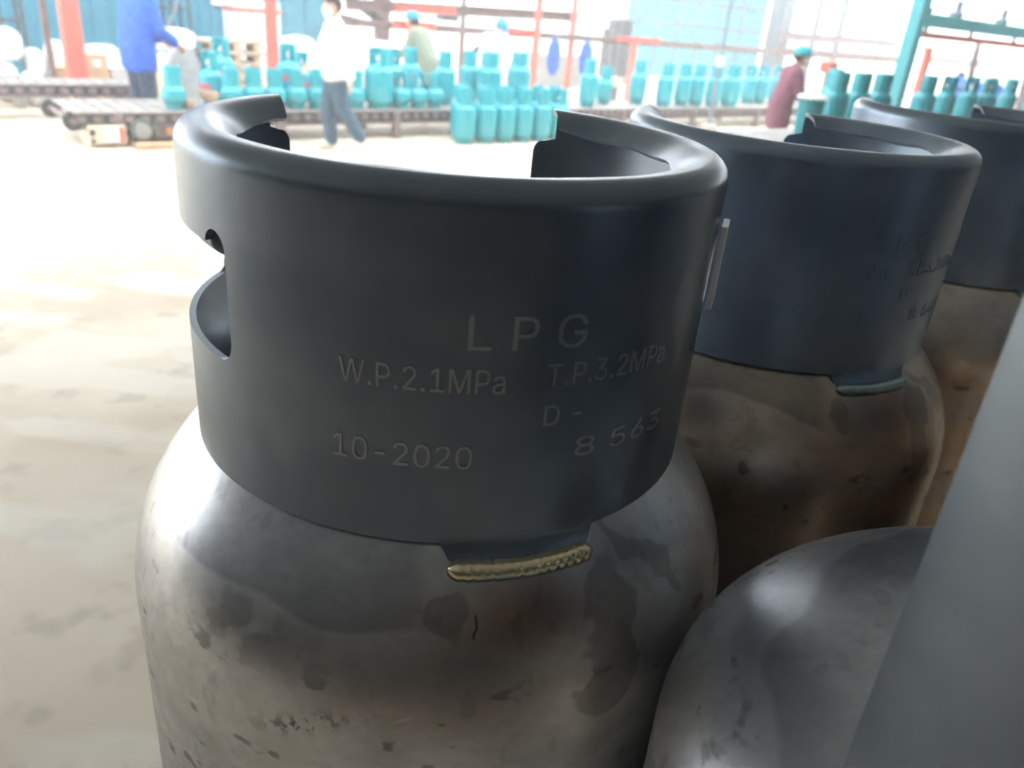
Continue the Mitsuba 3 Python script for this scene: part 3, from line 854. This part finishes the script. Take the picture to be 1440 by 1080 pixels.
# plank stack behind the cylinders
root = thing('plank_stack', 'stack of weathered planks on bearers behind the conveyor, below the white cabinet', 'timber')
s0, s1 = on_t(290, 90, 2.9)[0], on_t(372, 90, 2.9)[0]
zt = on_t(330, 57, 2.9)[1]
nP = 6
for k in range(nP):
    z = zt * (k + 1) / nP
    add('plank', rbox(s0 + rng.uniform(-0.05, 0.05), s1 + rng.uniform(-0.05, 0.05), 2.9 + rng.uniform(0, 0.05), 3.3, z - 0.05, z, 0.006), 'm_wood_grey', root)
    if k:
        for q in (0.15, 0.55, 0.9):
            c = s0 + (s1 - s0) * q
            add('bearer', rbox(c - 0.04, c + 0.04, 2.95, 3.28, z - zt / nP, z - 0.05, 0.004), 'm_wood', root)
for q in (0.15, 0.9):
    c = s0 + (s1 - s0) * q
    add('bearer', rbox(c - 0.04, c + 0.04, 2.95, 3.28, 0, zt / nP - 0.05, 0.004), 'm_wood', root)

# white cabinet with red frame
mm, s0, s1, z0, z1 = pbox((331, 394), 3.6, 4, 62, 0.5, 0.0)
root = thing('white_cabinet', 'white cabinet with a thin red top frame behind the red post', 'cabinet')
add('body', mm, 'm_white', root)
add('top_frame', rbox(s0 - 0.02, s1 + 0.02, 3.57, 4.12, z1 - 0.14, z1 - 0.08), 'm_red_paint', root)
add('door', rbox(s0 + 0.03, (s0 + s1) / 2 - 0.01, 3.58, 3.6, 0.1, z1 - 0.18, 0.006), 'm_white', root)
add('door', rbox((s0 + s1) / 2 + 0.01, s1 - 0.03, 3.58, 3.6, 0.1, z1 - 0.18, 0.006), 'm_white', root)
column(384, 1.5, 0.115, 0.0, 'slim red post behind the conveyor, left of the walking man')
# teal machine left of the walking man
mm, s0, s1, z0, z1 = pbox((396, 462), 5.6, -40, 36, 1.0, 0.45, 0.03)
root = thing('teal_machine', 'dull teal machine housing behind the walking man, at the top edge', 'machine')
add('housing', mm, 'm_machine_teal', root)
for e in (0.08, 0.5, 0.92):
    c = s0 + (s1 - s0) * e
    add('leg', rbox(c - 0.05, c + 0.05, 5.7, 5.8, 0, 0.47), 'm_dark_steel', root)
    add('rib', rbox(c - 0.03, c + 0.03, 5.56, 5.6, 0.5, z1 - 0.05), 'm_machine_teal', root)

# ------------------------------------------------------------------ steelwork in the middle and at the right
def beam_px(p0, p1, t, w, h, name, label, m, category='beam', t1=None):
    a, b = on_t(*p0, t), on_t(*p1, t if t1 is None else t1)
    root = thing(name, label, category)
    A_, B_ = W(a[0], t, a[1]), W(b[0], t if t1 is None else t1, b[1])
    d = (B_ - A_) / np.linalg.norm(B_ - A_)
    side = np.cross(d, [0, 0, 1.0])
    side = side / np.linalg.norm(side) if np.linalg.norm(side) > 0.2 else np.array([*UA, 0])
    up_ = np.cross(side, d)
    add('web', bar(A_, B_, w * 0.35, h, 0.002), m, root)
    for e in (-1, 1):
        add('flange', bar(A_ + up_ * e * h / 2, B_ + up_ * e * h / 2, w, 0.02, 0.002), m, root)
    return A_, B_


def post(x, t, y, w, label, m, top, z0=0.0, plate=True):
    s, _ = on_t(x, y, t)
    root = thing('steel_post', label, 'post')
    add('shaft', rbox(s - w / 2, s + w / 2, t - w / 2, t + w / 2, z0, top, 0.01), m, root)
    if plate:
        add('base_plate', rbox(s - w, s + w, t - w, t + w, z0, z0 + 0.02), m, root)
    add('cap_plate', rbox(s - w * 0.8, s + w * 0.8, t - w * 0.8, t + w * 0.8, top, top + 0.02), m, root)
    return s


# overhead rail of the paint line, at about head height
RT = 3.4
za, zb = on_t(480, 31, RT), on_t(1262, 84, RT)
root = thing('overhead_rail', 'long brown overhead rail running across the hall behind the workers', 'rail')
zr = (za[1] + zb[1]) / 2
cuts = np.linspace(za[0], zb[0], 9)
for a, b in zip(cuts[:-1], cuts[1:]):
    add('rail_length', rbox(a + 0.003, b - 0.003, RT - 0.05, RT + 0.05, zr - 0.06, zr + 0.06), 'm_brown_steel', root)
for c in cuts[1:-1]:
    add('splice_plate', rbox(c - 0.1, c + 0.1, RT - 0.062, RT - 0.05, zr - 0.05, zr + 0.05), 'm_rail_steel', root)
beam_px((486, 6), (812, 24), RT + 0.4, 0.12, 0.16, 'cross_beam', 'upper brown beam parallel to the overhead rail', 'm_brown_steel')
beam_px((556, 12), (640, 16), RT + 0.1, 0.10, 0.10, 'red_bracket', 'upper short red bracket beam left of the worker in green', 'm_red_paint')
beam_px((553, 33), (612, 38), RT - 0.17, 0.10, 0.10, 'red_bracket', 'lower short red bracket beam beside the blue capped head in green', 'm_red_paint')
beam_px((712, 42), (750, 46), RT - 0.17, 0.10, 0.08, 'red_bracket', 'short red bracket on the overhead rail right of the white capped worker', 'm_red_paint')
beam_px((868, 54), (928, 58), RT - 0.17, 0.10, 0.08, 'red_bracket', 'short red bracket at the head of the third red post', 'm_red_paint')
post(577, RT - 0.3, 80, 0.11, 'red post just left of the worker in green', 'm_red_paint', zr + 0.25)
post(752, RT - 0.3, 80, 0.11, 'red post right of the white capped worker', 'm_red_paint', zr + 0.65)
post(801, RT + 0.2, 80, 0.10, 'second red post right of the white capped worker', 'm_red_paint', zr + 0.9)
post(888, RT - 0.3, 90, 0.11, 'short red post by the yellow box', 'm_red_paint', zr - 0.02)
post(537, 5.0, 50, 0.24, 'broad dark brown post behind the walking man', 'm_brown_steel', ROOFZ)
post(650, 5.5, 50, 0.10, 'thin brown post between the two capped workers', 'm_brown_steel', 2.2)
for p0, p1, lb in [((484, -8), (548, 40), 'upper dark diagonal brace right of the walking man'), ((478, 24), (540, 38), 'lower dark brace behind the walking man'), ((655, 82), (690, 56), 'dark brace beside the white capped worker')]:
    beam_px(p0, p1, {'u': 4.2, 'l': 5.18, 'd': 4.4}[lb[0]], 0.10, 0.10, 'diagonal_brace', lb, 'm_dark_steel')
# boards, lockers and dark plant behind the rail
for px, y0, y1, t, dz, nm, lb, m, cg in [((624, 646), 20, 30, 5.0, 0.3, 'motor_box', 'dark motor box on the upper beam between the workers', 'm_dark_steel', 'box'),
                                      ((864, 886), 28, 108, 7.0, 0.5, 'control_locker', 'dark slate locker behind the third red post', 'm_dark_steel', 'locker'),
                                      ((836, 858), 4, 40, 6.8, 0.06, 'white_board', 'narrow white board left of the slate locker', 'm_white', 'board'),
                                      ((862, 884), -6, 26, 6.8, 0.06, 'white_board', 'white board above the slate locker', 'm_white', 'board'),
                                      ((802, 818), 14, 50, 7.0, 0.3, 'white_drum_box', 'pale box above the rail by the second red post', 'm_white', 'box'),
                                      ((760, 838), 78, 116, 6.0, 0.8, 'grey_plant', 'low grey machine behind the red posts', 'm_grey_steel', 'machine')]:
    s0, z1 = on_t((px[0] + px[1]) / 2, y0, t)
    mm, s0, s1, z0, z1 = pbox(px, t, y0, y1, dz, 0.0 if nm in ('control_locker', 'grey_plant') else None)
    root = thing(nm, lb, cg)
    add('case', mm, m, root)
    add('front_panel', rbox(s0 + 0.03, s1 - 0.03, t - 0.015, t, z0 + 0.04, z1 - 0.04, 0.004), m, root)
    if z0 > 0.1:
        for e in (0.25, 0.75):
            c = s0 + (s1 - s0) * e
            add('stay', rbox(c - 0.015, c + 0.015, t + dz * 0.3, t + dz * 0.3 + 0.03, 0.0, z0 + 0.01), 'm_post_grey', root)
mm, s0, s1, z0, z1 = pbox((852, 876), 1.0, 110, 124, 0.25)
root = thing('yellow_box', 'pale yellow box on a stand at the far side of the conveyor', 'box')
add('case', mm, 'm_cream', root)
add('stand', rbox(s0 + 0.05, s1 - 0.05, 1.05, 1.2, 0, z0), 'm_rail_steel', root)
for x, lb in [(766, 'blue overalls hanging from the rail between the red posts'), (811, 'blue overalls hanging right of the second red post')]:
    s, z = on_t(x, 56, RT - 0.02)
    q = trimesh.creation.icosphere(3)
    v = q.vertices * np.array([0.17, 0.07, 0.36]) * (1 + 0.3 * (meshkit.fbm(q.vertices * 2.2 + x, 3)[:, None] - 0.5))
    q = trimesh.Trimesh(v, q.faces, process=False)
    q.apply_transform(trimesh.transformations.rotation_matrix(RZ, [0, 0, 1]))
    q.apply_translation(W(s, RT - 0.34, zr - 0.36))
    root = thing('hanging_overalls', lb, 'overalls')
    add('cloth', q, 'm_blue_coat', root, smooth=True)
    add('hook', tube([W(s, RT - 0.34, zr - 0.1), W(s, RT - 0.34, zr + 0.03), W(s, RT - 0.065, zr + 0.03)], 0.01, 8), 'm_dark_steel', root)

# glazed screen beyond the rail: posts, rails, panes
GT = 9.5
gx = [868, 893, 920, 950, 978, 1008, 1037, 1068]
gs = [on_t(x, 60, GT)[0] for x in gx]
gz = [0.0, 0.95, 1.62, 2.35, 3.1]
root = thing('window_1', None, None, kind='structure')
labels[root]['label'] = 'tall glazed screen of pale blue panes'
for s in gs:
    add('mullion', rbox(s - 0.05, s + 0.05, GT - 0.03, GT + 0.03, 0, 3.2), 'm_post_grey', root)
for z in gz:
    add('transom', rbox(gs[0], gs[-1], GT - 0.025, GT + 0.025, z, z + 0.08, 0), 'm_post_grey', root)
for a, b in zip(gs[:-1], gs[1:]):
    for c, d in zip(gz[:-1], gz[1:]):
        add('pane', rbox(a + 0.05, b - 0.05, GT - 0.004, GT + 0.004, c + 0.08, d, 0), 'm_pane', root, smooth=False)
# thin pale pole with a base in front of the conveyor
pb = on_z(987, 184) - [*(VA * 0.12), 0]
ds = (pb[:2] - P0) @ UA, (pb[:2] - P0) @ VA
root = thing('thin_pole', 'thin pale pole with a clamp and block base in front of the conveyor', 'pole')
add('shaft', cyl(0.03, 3.0, pb + [0, 0, 1.5], n=16), 'm_post_grey', root)
add('base', bx((0.26, 0.26, 0.14), pb + [0, 0, 0.07], 0.03, RZ), 'm_concrete', root)
add('clamp', bx((0.14, 0.12, 0.16), pb + [0, 0, 1.18], 0.03, RZ), 'm_white', root)

# teal gantry at the right, nearer than the far rail
GY = -3.6
gl, gr = on_t(1272, 90, GY), on_t(1475, 60, GY)
z_top = on_t(1360, 36, GY)[1]
root = thing('gantry_frame', 'pale teal steel gantry at the right, two beams on posts', 'gantry')
add('post', rbox(gl[0] - 0.10, gl[0] + 0.10, GY - 0.09, GY + 0.09, 0, z_top + 0.9), 'm_teal_frame', root)
add('post', rbox(gr[0] - 0.09, gr[0] + 0.09, GY - 0.09, GY + 0.09, 0, z_top + 0.1), 'm_teal_frame', root)
add('main_beam', rbox(gl[0] - 0.1, gr[0] + 0.1, GY - 0.08, GY + 0.08, z_top - 0.09, z_top + 0.09), 'm_teal_frame', root)
for k, x in enumerate((1300, 1345, 1412)):
    s, _ = on_t(x, 20, GY)
    add('drive_unit', cat(rbox(s - 0.10, s + 0.10, GY - 0.08, GY + 0.08, z_top + 0.09, z_top + 0.17, 0.02), cyl(0.05, 0.16, W(s + 0.03, GY, z_top + 0.24), n=14)), 'm_post_grey', root, label='grey drive unit on the beam')
add('pipe', tube([W(gl[0] + 0.1, GY - 0.02, z_top - 0.2), W((gl[0] + gr[0]) / 2, GY - 0.02, z_top - 0.2), W(gr[0], GY - 0.02, z_top - 0.2)], 0.045), 'm_red_paint', root, label='pale red pipe below the beam')
for x in (1300, 1365, 1428):
    s, _ = on_t(x, 50, GY)
    add('pipe_hanger', rbox(s - 0.02, s + 0.02, GY - 0.03, GY + 0.03, z_top - 0.24, z_top - 0.08), 'm_post_grey', root)
for p0, p1, lb in [((1376, 62), (1350, 168), 'slanting brown prop under the gantry, left one'), ((1452, 70), (1428, 168), 'slanting brown prop under the gantry, right one')]:
    a, b = on_t(*p0, GY + 0.25), on_t(*p1, GY - 0.15)
    A_, B_ = W(a[0], GY + 0.25, a[1]), W(b[0], GY - 0.15, b[1])
    d = B_ - A_
    B_ = A_ + d * (A_[2] / (A_[2] - B_[2]))
    add('slanting_prop', bar(A_, B_, 0.09), 'm_rail_steel', label=lb, cat='prop')
s, z = on_t(1306, 72, GY + 0.5)
root = thing('red_lever_post', 'short bright red post beside the right hand cylinders', 'post')
add('shaft', rbox(s - 0.05, s + 0.05, GY + 0.45, GY + 0.55, 0, z), 'm_red_paint', root)
add('head', rbox(s - 0.09, s + 0.03, GY + 0.44, GY + 0.56, z, z + 0.06), 'm_red_paint', root)
# far rails of the right hand bay
for p0, p1, lb in [((1098, 72), (1262, 84), 'thick violet grey rail behind the maroon worker'), ((1096, 50), (1262, 62), 'thin rail above the thick one at the far right bay')]:
    beam_px(p0, p1, 7.0, 0.22 if 'thick' in lb else 0.06, 0.26 if 'thick' in lb else 0.06, 'bay_rail', lb, 'm_rail_steel')
post(1147, 7.7, 40, 0.16, 'pale post behind the maroon worker', 'm_post_grey', ROOFZ)
post(1182, 7.7, 40, 0.22, 'grey post right of the maroon worker, in the bright bay', 'm_post_grey', ROOFZ)
post(1096, 7.9, 40, 0.6, 'broad slate column at the edge of the bright bay', 'm_post_grey', ROOFZ)
beam_px((1300, 84), (1450, 96), 7.0, 0.3, 0.3, 'bay_rail', 'thick rail seen under the gantry at the right', 'm_rail_steel')
# red basket by the maroon worker, pale lid in front of the bench
s, z = on_t(1166, 92, -3.0)
root = thing('red_basket', 'small bright red basket right of the maroon worker', 'basket')
add('bin', cat(rbox(s - 0.11, s + 0.11, -3.1, -2.9, z - 0.10, z + 0.06, 0.03)), 'm_red_paint', root)
add('stand', rbox(s - 0.03, s + 0.03, -3.03, -2.97, 0, z - 0.10), 'm_grey_steel', root)
s, z = on_t(1143, 139, BENCH_T - 0.05)
root = thing('wash_tub', 'teal tub with a pale heaped lid between the maroon worker and the cylinders', 'tub')
tb = lathe([(0, BENCH_Z), (0.12, BENCH_Z), (0.145, z), (0, z)], 28)
tb.apply_translation(W(s, BENCH_T - 0.05))
add('tub', tb, 'm_teal_dark', root)
tb = lathe([(0, z), (0.17, z), (0.17, z + 0.015), (0.13, z + 0.04), (0.07, z + 0.055), (0, z + 0.06)], 28)
tb.apply_translation(W(s, BENCH_T - 0.05))
add('lid', tb, 'm_white', root)


# ------------------------------------------------------------------ people
def ball(c, r):
    return m3.Manifold.sphere(r, 20).translate([float(v) for v in c])


def bone(a, b, ra, rb):
    return m3.Manifold.batch_hull([ball(a, ra), ball(b, rb)])


def blob(*cr):
    return m3.Manifold.batch_hull([ball(c, r) for c, r in cr])


def soften(M, size=0.03, it=8):
    q = tri(M.refine_to_length(size))
    q.merge_vertices()
    trimesh.smoothing.filter_taubin(q, iterations=it)
    return q


def hand(wrist, d, side, palm_down):
    """Palm, four fingers and a thumb along direction d from the wrist."""
    d = d / np.linalg.norm(d)
    n = palm_down - d * (palm_down @ d)
    n /= np.linalg.norm(n)
    w = np.cross(n, d) * side
    P = lambda a, b, c: np.array(wrist) + d * a + w * b + n * c
    M = m3.Manifold.batch_hull([ball(P(0.0, 0, 0), 0.024), ball(P(0.075, -0.028, 0), 0.014), ball(P(0.075, 0.028, 0), 0.014), ball(P(0.02, 0.025, 0), 0.016)])
    for k, L in enumerate((0.062, 0.072, 0.068, 0.052)):
        b = 0.030 - 0.020 * k
        a0, a1, a2 = P(0.08, b, 0), P(0.08 + L * 0.55, b * 1.1, 0.012), P(0.08 + L * 0.95, b * 1.1, 0.036)
        M = M + bone(a0, a1, 0.0098, 0.009) + bone(a1, a2, 0.009, 0.0078)
    t0, t1, t2 = P(0.025, 0.028, 0.005), P(0.060, 0.055, 0.018), P(0.088, 0.056, 0.030)
    return M + bone(t0, t1, 0.013, 0.011) + bone(t1, t2, 0.011, 0.009)


def person(label, pos, facing, J, scale=1.0, coat='m_white_cloth', trousers='m_jeans', cap=None, mask=None, coat_hem=0.72, head_turn=0.0, shoes='m_rubber', bulk=1.0, head_pitch=0.0):
    root = thing('person', label, 'person')
    g = {k: np.array(v, float) for k, v in J.items()}
    M4 = np.eye(4)
    c, s_ = math.cos(math.radians(facing)), math.sin(math.radians(facing))
    M4[:3, :3] = np.array([[c, -s_, 0], [s_, c, 0], [0, 0, 1]]) * scale
    M4[:3, 3] = pos

    def put(nm, q, m, smooth=True, parent=root, lb=None):
        q = q.copy()
        q.apply_transform(M4)
        return add(nm, q, m, parent, smooth=smooth, label=lb)
    hd = g['head']
    hc, hs = math.cos(math.radians(head_turn)), math.sin(math.radians(head_turn))
    pc, ps = math.cos(math.radians(head_pitch)), math.sin(math.radians(head_pitch))
    Rh = np.array([[hc, -hs, 0], [hs, hc, 0], [0, 0, 1]]) @ np.array([[pc, 0, ps], [0, 1, 0], [-ps, 0, pc]])
    H_ = lambda v: hd + Rh @ np.array(v, float)
    B = blob((g['neck'] + [0, 0, -0.05], 0.06), (g['sl'], 0.055), (g['sr'], 0.055), (g['hl'], 0.085), (g['hr'], 0.085), (g['chest'], 0.10))
    B = B + bone(g['neck'] + [0, 0, -0.03], H_((-0.01, 0, -0.06)), 0.055, 0.050)
    for e in 'lr':
        B = B + bone(g['s' + e], g['e' + e], 0.050, 0.040) + bone(g['e' + e], g['w' + e], 0.039, 0.026)
        B = B + bone(g['h' + e], g['k' + e], 0.080, 0.053) + bone(g['k' + e], g['a' + e], 0.052, 0.036)
        B = B + bone(g['a' + e], g['t' + e], 0.036, 0.026)
    skull = m3.Manifold.batch_hull([ball(H_((-0.012, 0, 0.03)), 0.088), ball(H_((0.022, 0, 0.035)), 0.078), ball(H_((0.050, 0, -0.075)), 0.032), ball(H_((0.035, 0.03, -0.05)), 0.035), ball(H_((0.035, -0.03, -0.05)), 0.035)])
    B = B + skull
    B = soften(B, 0.028, 6)
    Bm = man(B)
    Bm = Bm + m3.Manifold.batch_hull([ball(H_((0.093, 0, 0.015)), 0.008), ball(H_((0.105, 0, -0.018)), 0.013)])
    for e in (-1, 1):
        Bm = Bm + m3.Manifold.batch_hull([ball(H_((-0.005, e * 0.083, 0.02)), 0.012), ball(H_((-0.012, e * 0.086, -0.02)), 0.009)])
    for e in 'lr':
        d = g['w' + e] - g['e' + e]
        Bm = Bm + hand(g['w' + e] + d / np.linalg.norm(d) * 0.01, d, 1 if e == 'l' else -1, np.array([0.3, 0, -1.0]))
    put('body', tri(Bm), 'm_skin', 40)
    for e in (-1, 1):
        put('eye', tri(m3.Manifold.batch_hull([ball(H_((0.088, e * 0.030, 0.022)), 0.009), ball(H_((0.086, e * 0.040, 0.022)), 0.006)])), 'm_hair')
    put('mouth', tri(m3.Manifold.batch_hull([ball(H_((0.086, 0.018, -0.052)), 0.006), ball(H_((0.086, -0.018, -0.052)), 0.006)])), 'm_copper')
    hairM = m3.Manifold.batch_hull([ball(H_((-0.020, 0, 0.035)), 0.096), ball(H_((0.010, 0, 0.050)), 0.086)])
    cutb = trimesh.creation.box((0.3, 0.4, 0.2))
    cutb.apply_translation([0.155, 0, -0.045])
    cutb.vertices = np.array([H_(v) for v in cutb.vertices])
    low = trimesh.creation.box((0.4, 0.4, 0.2))
    low.apply_translation([0, 0, -0.145])
    low.vertices = np.array([H_(v) for v in low.vertices])
    put('hair', tri(hairM - man(cutb) - man(low)), 'm_hair', 40)
    if cap:
        cp = m3.Manifold.batch_hull([ball(H_((-0.018, 0, 0.05)), 0.104), ball(H_((0.02, 0, 0.06)), 0.096)])
        lw = trimesh.creation.box((0.5, 0.5, 0.3))
        lw.apply_translation([0, 0, -0.11])
        lw.vertices = np.array([H_(v) for v in lw.vertices])
        ck = put('cap', tri(cp - man(lw)), cap, 40)
        put('brim', tri(m3.Manifold.batch_hull([ball(H_((0.09, 0.06, 0.048)), 0.008), ball(H_((0.09, -0.06, 0.048)), 0.008), ball(H_((0.15, 0.03, 0.04)), 0.008), ball(H_((0.15, -0.03, 0.04)), 0.008)])), cap, 40, ck)
    if mask:
        mk = m3.Manifold.batch_hull([ball(H_((0.075, 0, -0.015)), 0.045), ball(H_((0.06, 0, -0.075)), 0.042), ball(H_((0.05, 0.035, -0.03)), 0.042), ball(H_((0.05, -0.035, -0.03)), 0.042)])
        put('face_mask', tri(mk), mask, True)
    # coat
    up_ = g['neck'] - (g['hl'] + g['hr']) / 2
    down = -up_ / np.linalg.norm(up_)
    down = np.array([down[0] * 0.3, 0, -1.0])
    hem = max(0.0, 0.88 - coat_hem)
    Cm = blob((g['sl'], 0.075 * bulk), (g['sr'], 0.075 * bulk), (g['hl'], 0.118 * bulk), (g['hr'], 0.118 * bulk), (g['chest'], 0.125 * bulk))
    if hem > 0:
        Cm = Cm + blob((g['hl'], 0.118 * bulk), (g['hr'], 0.118 * bulk), (g['hl'] + down * hem + [0, 0.012, 0], 0.10 * bulk), (g['hr'] + down * hem + [0, -0.012, 0], 0.10 * bulk), (g['hl'] + down * hem + [0.03, 0, 0], 0.11 * bulk), (g['hr'] + down * hem + [0.03, 0, 0], 0.11 * bulk))
    Cm = Cm + bone(g['neck'] + [0, 0, -0.06], g['neck'] + [0, 0, 0.0], 0.10, 0.070)
    for e in 'lr':
        w = g['e' + e] + (g['w' + e] - g['e' + e]) * 0.90
        Cm = Cm + bone(g['s' + e], g['e' + e], 0.078 * bulk, 0.062 * bulk) + bone(g['e' + e], w, 0.061 * bulk, 0.048 * bulk)
    zc = min(g['hl'][2], g['hr'][2]) - hem - 0.02
    low = trimesh.creation.box((1.2, 1.2, 0.6))
    q = soften(Cm, 0.03, 5)
    v = q.vertices
    q.vertices = v + (meshkit.fbm(v * 14.0, 3)[:, None] - 0.5) * 0.022 * np.array([1, 1, 0.3])
    ckey = put('coat', q, coat)
    for z_ in (0.06, 0.18, 0.30):
        f = g['chest'] + [0.118 * bulk, 0, 0.02 - z_ * 0.9]
        put('button', tri(ball(f, 0.012)), coat, True, ckey)
    # trousers
    Tm = blob((g['hl'], 0.100), (g['hr'], 0.100), (g['hl'] + [0, 0, 0.06], 0.10), (g['hr'] + [0, 0, 0.06], 0.10))
    for e in 'lr':
        w = g['k' + e] + (g['a' + e] - g['k' + e]) * 0.94
        Tm = Tm + bone(g['h' + e], g['k' + e], 0.100 * bulk, 0.075 * bulk) + bone(g['k' + e], w, 0.074 * bulk, 0.062 * bulk)
    q = soften(Tm, 0.03, 5)
    v = q.vertices
    q.vertices = v + (meshkit.fbm(v * 12.0 + 5, 3)[:, None] - 0.5) * 0.018 * np.array([1, 1, 0.3])
    put('trousers', q, trousers)
    for e in 'lr':
        d = g['t' + e] - g['a' + e]
        put('shoe', soften(blob((g['a' + e] + [0, 0, -0.02], 0.048), (g['a' + e] - d * 0.15 - [0, 0, 0.035], 0.042), (g['t' + e], 0.040), (g['a' + e] + d * 0.6, 0.044)), 0.025, 4), shoes)
    return root


STAND = dict(neck=(0, 0, 1.40), head=(0.02, 0, 1.54), chest=(0.03, 0, 1.18), sl=(0, 0.175, 1.34), sr=(0, -0.175, 1.34), el=(0.0, 0.23, 1.07), er=(0.0, -0.23, 1.07), wl=(0.08, 0.22, 0.84), wr=(0.08, -0.22, 0.84),
             hl=(0, 0.085, 0.88), hr=(0, -0.085, 0.88), kl=(0.02, 0.10, 0.48), kr=(0.02, -0.10, 0.48), al=(0, 0.10, 0.085), ar=(0, -0.10, 0.085), tl=(0.15, 0.12, 0.035), tr=(0.15, -0.12, 0.035))
WORK = {**STAND, 'neck': (0.20, 0, 1.32), 'head': (0.30, 0, 1.43), 'chest': (0.13, 0, 1.12), 'sl': (0.17, 0.175, 1.27), 'sr': (0.17, -0.175, 1.27), 'el': (0.27, 0.24, 1.02), 'er': (0.27, -0.24, 1.02), 'wl': (0.48, 0.15, 0.93), 'wr': (0.48, -0.15, 0.93)}
s, _ = on_t(196, 60, 0.98)
person('worker in a bright blue coat and dark trousers reaching over the conveyor', W(s, 1.08), ROOM + 14,
       {**STAND, 'neck': (0.09, 0, 1.39), 'head': (0.16, 0, 1.52), 'chest': (0.06, 0, 1.16), 'sl': (0.06, 0.175, 1.33), 'sr': (0.06, -0.175, 1.33), 'el': (0.14, 0.24, 1.07), 'er': (0.12, -0.25, 1.07), 'wl': (0.38, 0.16, 0.94), 'wr': (0.36, -0.18, 0.93)},
       1.06, 'm_blue_coat', 'm_blue_trousers', None, 'm_mask', 0.70, bulk=1.28)
f0 = on_z(466, 213)
person('man in a white jacket, jeans and pale shoes walking left across the floor', (f0[0] + 0.02, f0[1] + 0.12, 0.0), 203,
       {**STAND, 'neck': (-0.02, 0, 1.41), 'head': (0.02, 0, 1.55), 'kl': (-0.07, 0.09, 0.49), 'al': (-0.29, 0.09, 0.15), 'tl': (-0.18, 0.10, 0.04), 'kr': (0.07, -0.08, 0.48), 'ar': (0.03, -0.08, 0.085), 'tr': (0.18, -0.09, 0.035),
        'el': (-0.10, 0.26, 1.08), 'wl': (-0.13, 0.28, 0.84), 'er': (0.06, -0.27, 1.09), 'wr': (0.24, -0.24, 0.94)},
       1.0, 'm_white_cloth', 'm_jeans', None, 'm_white_cloth', 0.90, 15, 'm_shoe', 1.22)
s, _ = on_t(603, 60, 1.25)
person('worker in a pale green coat and blue cap, seen from behind at the conveyor', W(s, 1.25), ROOM + 118, WORK, 0.98, 'm_green_cloth', 'm_blue_trousers', 'm_cap', None, 0.64, bulk=1.12)
s, _ = on_t(697, 60, 1.35)
person('worker in a white coat and blue cap bending over the conveyor, facing the viewer', W(s, 1.5), ROOM - 95, WORK, 0.98, 'm_white_cloth', 'm_blue_trousers', 'm_cap', 'm_white_cloth', 0.70, 0, 'm_rubber', 1.15, 25)
s, _ = on_t(1108, 100, -3.3)
person('worker in a maroon coat and teal cap beside the right hand bench', W(s, -3.3), ROOM - 38, {**WORK, 'neck': (0.09, 0, 1.36), 'head': (0.15, 0, 1.49), 'chest': (0.07, 0, 1.15), 'sl': (0.07, 0.175, 1.30), 'sr': (0.07, -0.175, 1.30), 'el': (0.15, 0.24, 1.04), 'er': (0.15, -0.24, 1.04), 'wl': (0.38, 0.15, 0.95), 'wr': (0.38, -0.15, 0.95)}, 0.98, 'm_maroon_cloth', 'm_blue_trousers', 'm_cap_teal', 'm_white_cloth', 0.64, bulk=1.15)
s, _ = on_t(1396, 100, -2.4)
BEND = {**STAND, 'neck': (0.40, 0, 1.17), 'head': (0.53, 0, 1.20), 'chest': (0.26, 0, 1.07), 'sl': (0.36, 0.175, 1.12), 'sr': (0.36, -0.175, 1.12), 'el': (0.42, 0.22, 0.85), 'er': (0.42, -0.22, 0.85), 'wl': (0.56, 0.16, 0.70), 'wr': (0.56, -0.16, 0.70)}
person('bending worker in blue under the gantry, the nearer and larger of two', W(s, -2.4), ROOM - 150, BEND, 0.97, 'm_blue_coat', 'm_blue_trousers', None, None, 0.72)
s, _ = on_t(1352, 100, -1.6)
person('bending worker in blue under the gantry, the farther of two, left of the slanting prop', W(s, -1.6), ROOM + 20, BEND, 0.97, 'm_blue_coat', 'm_blue_trousers', None, None, 0.72)
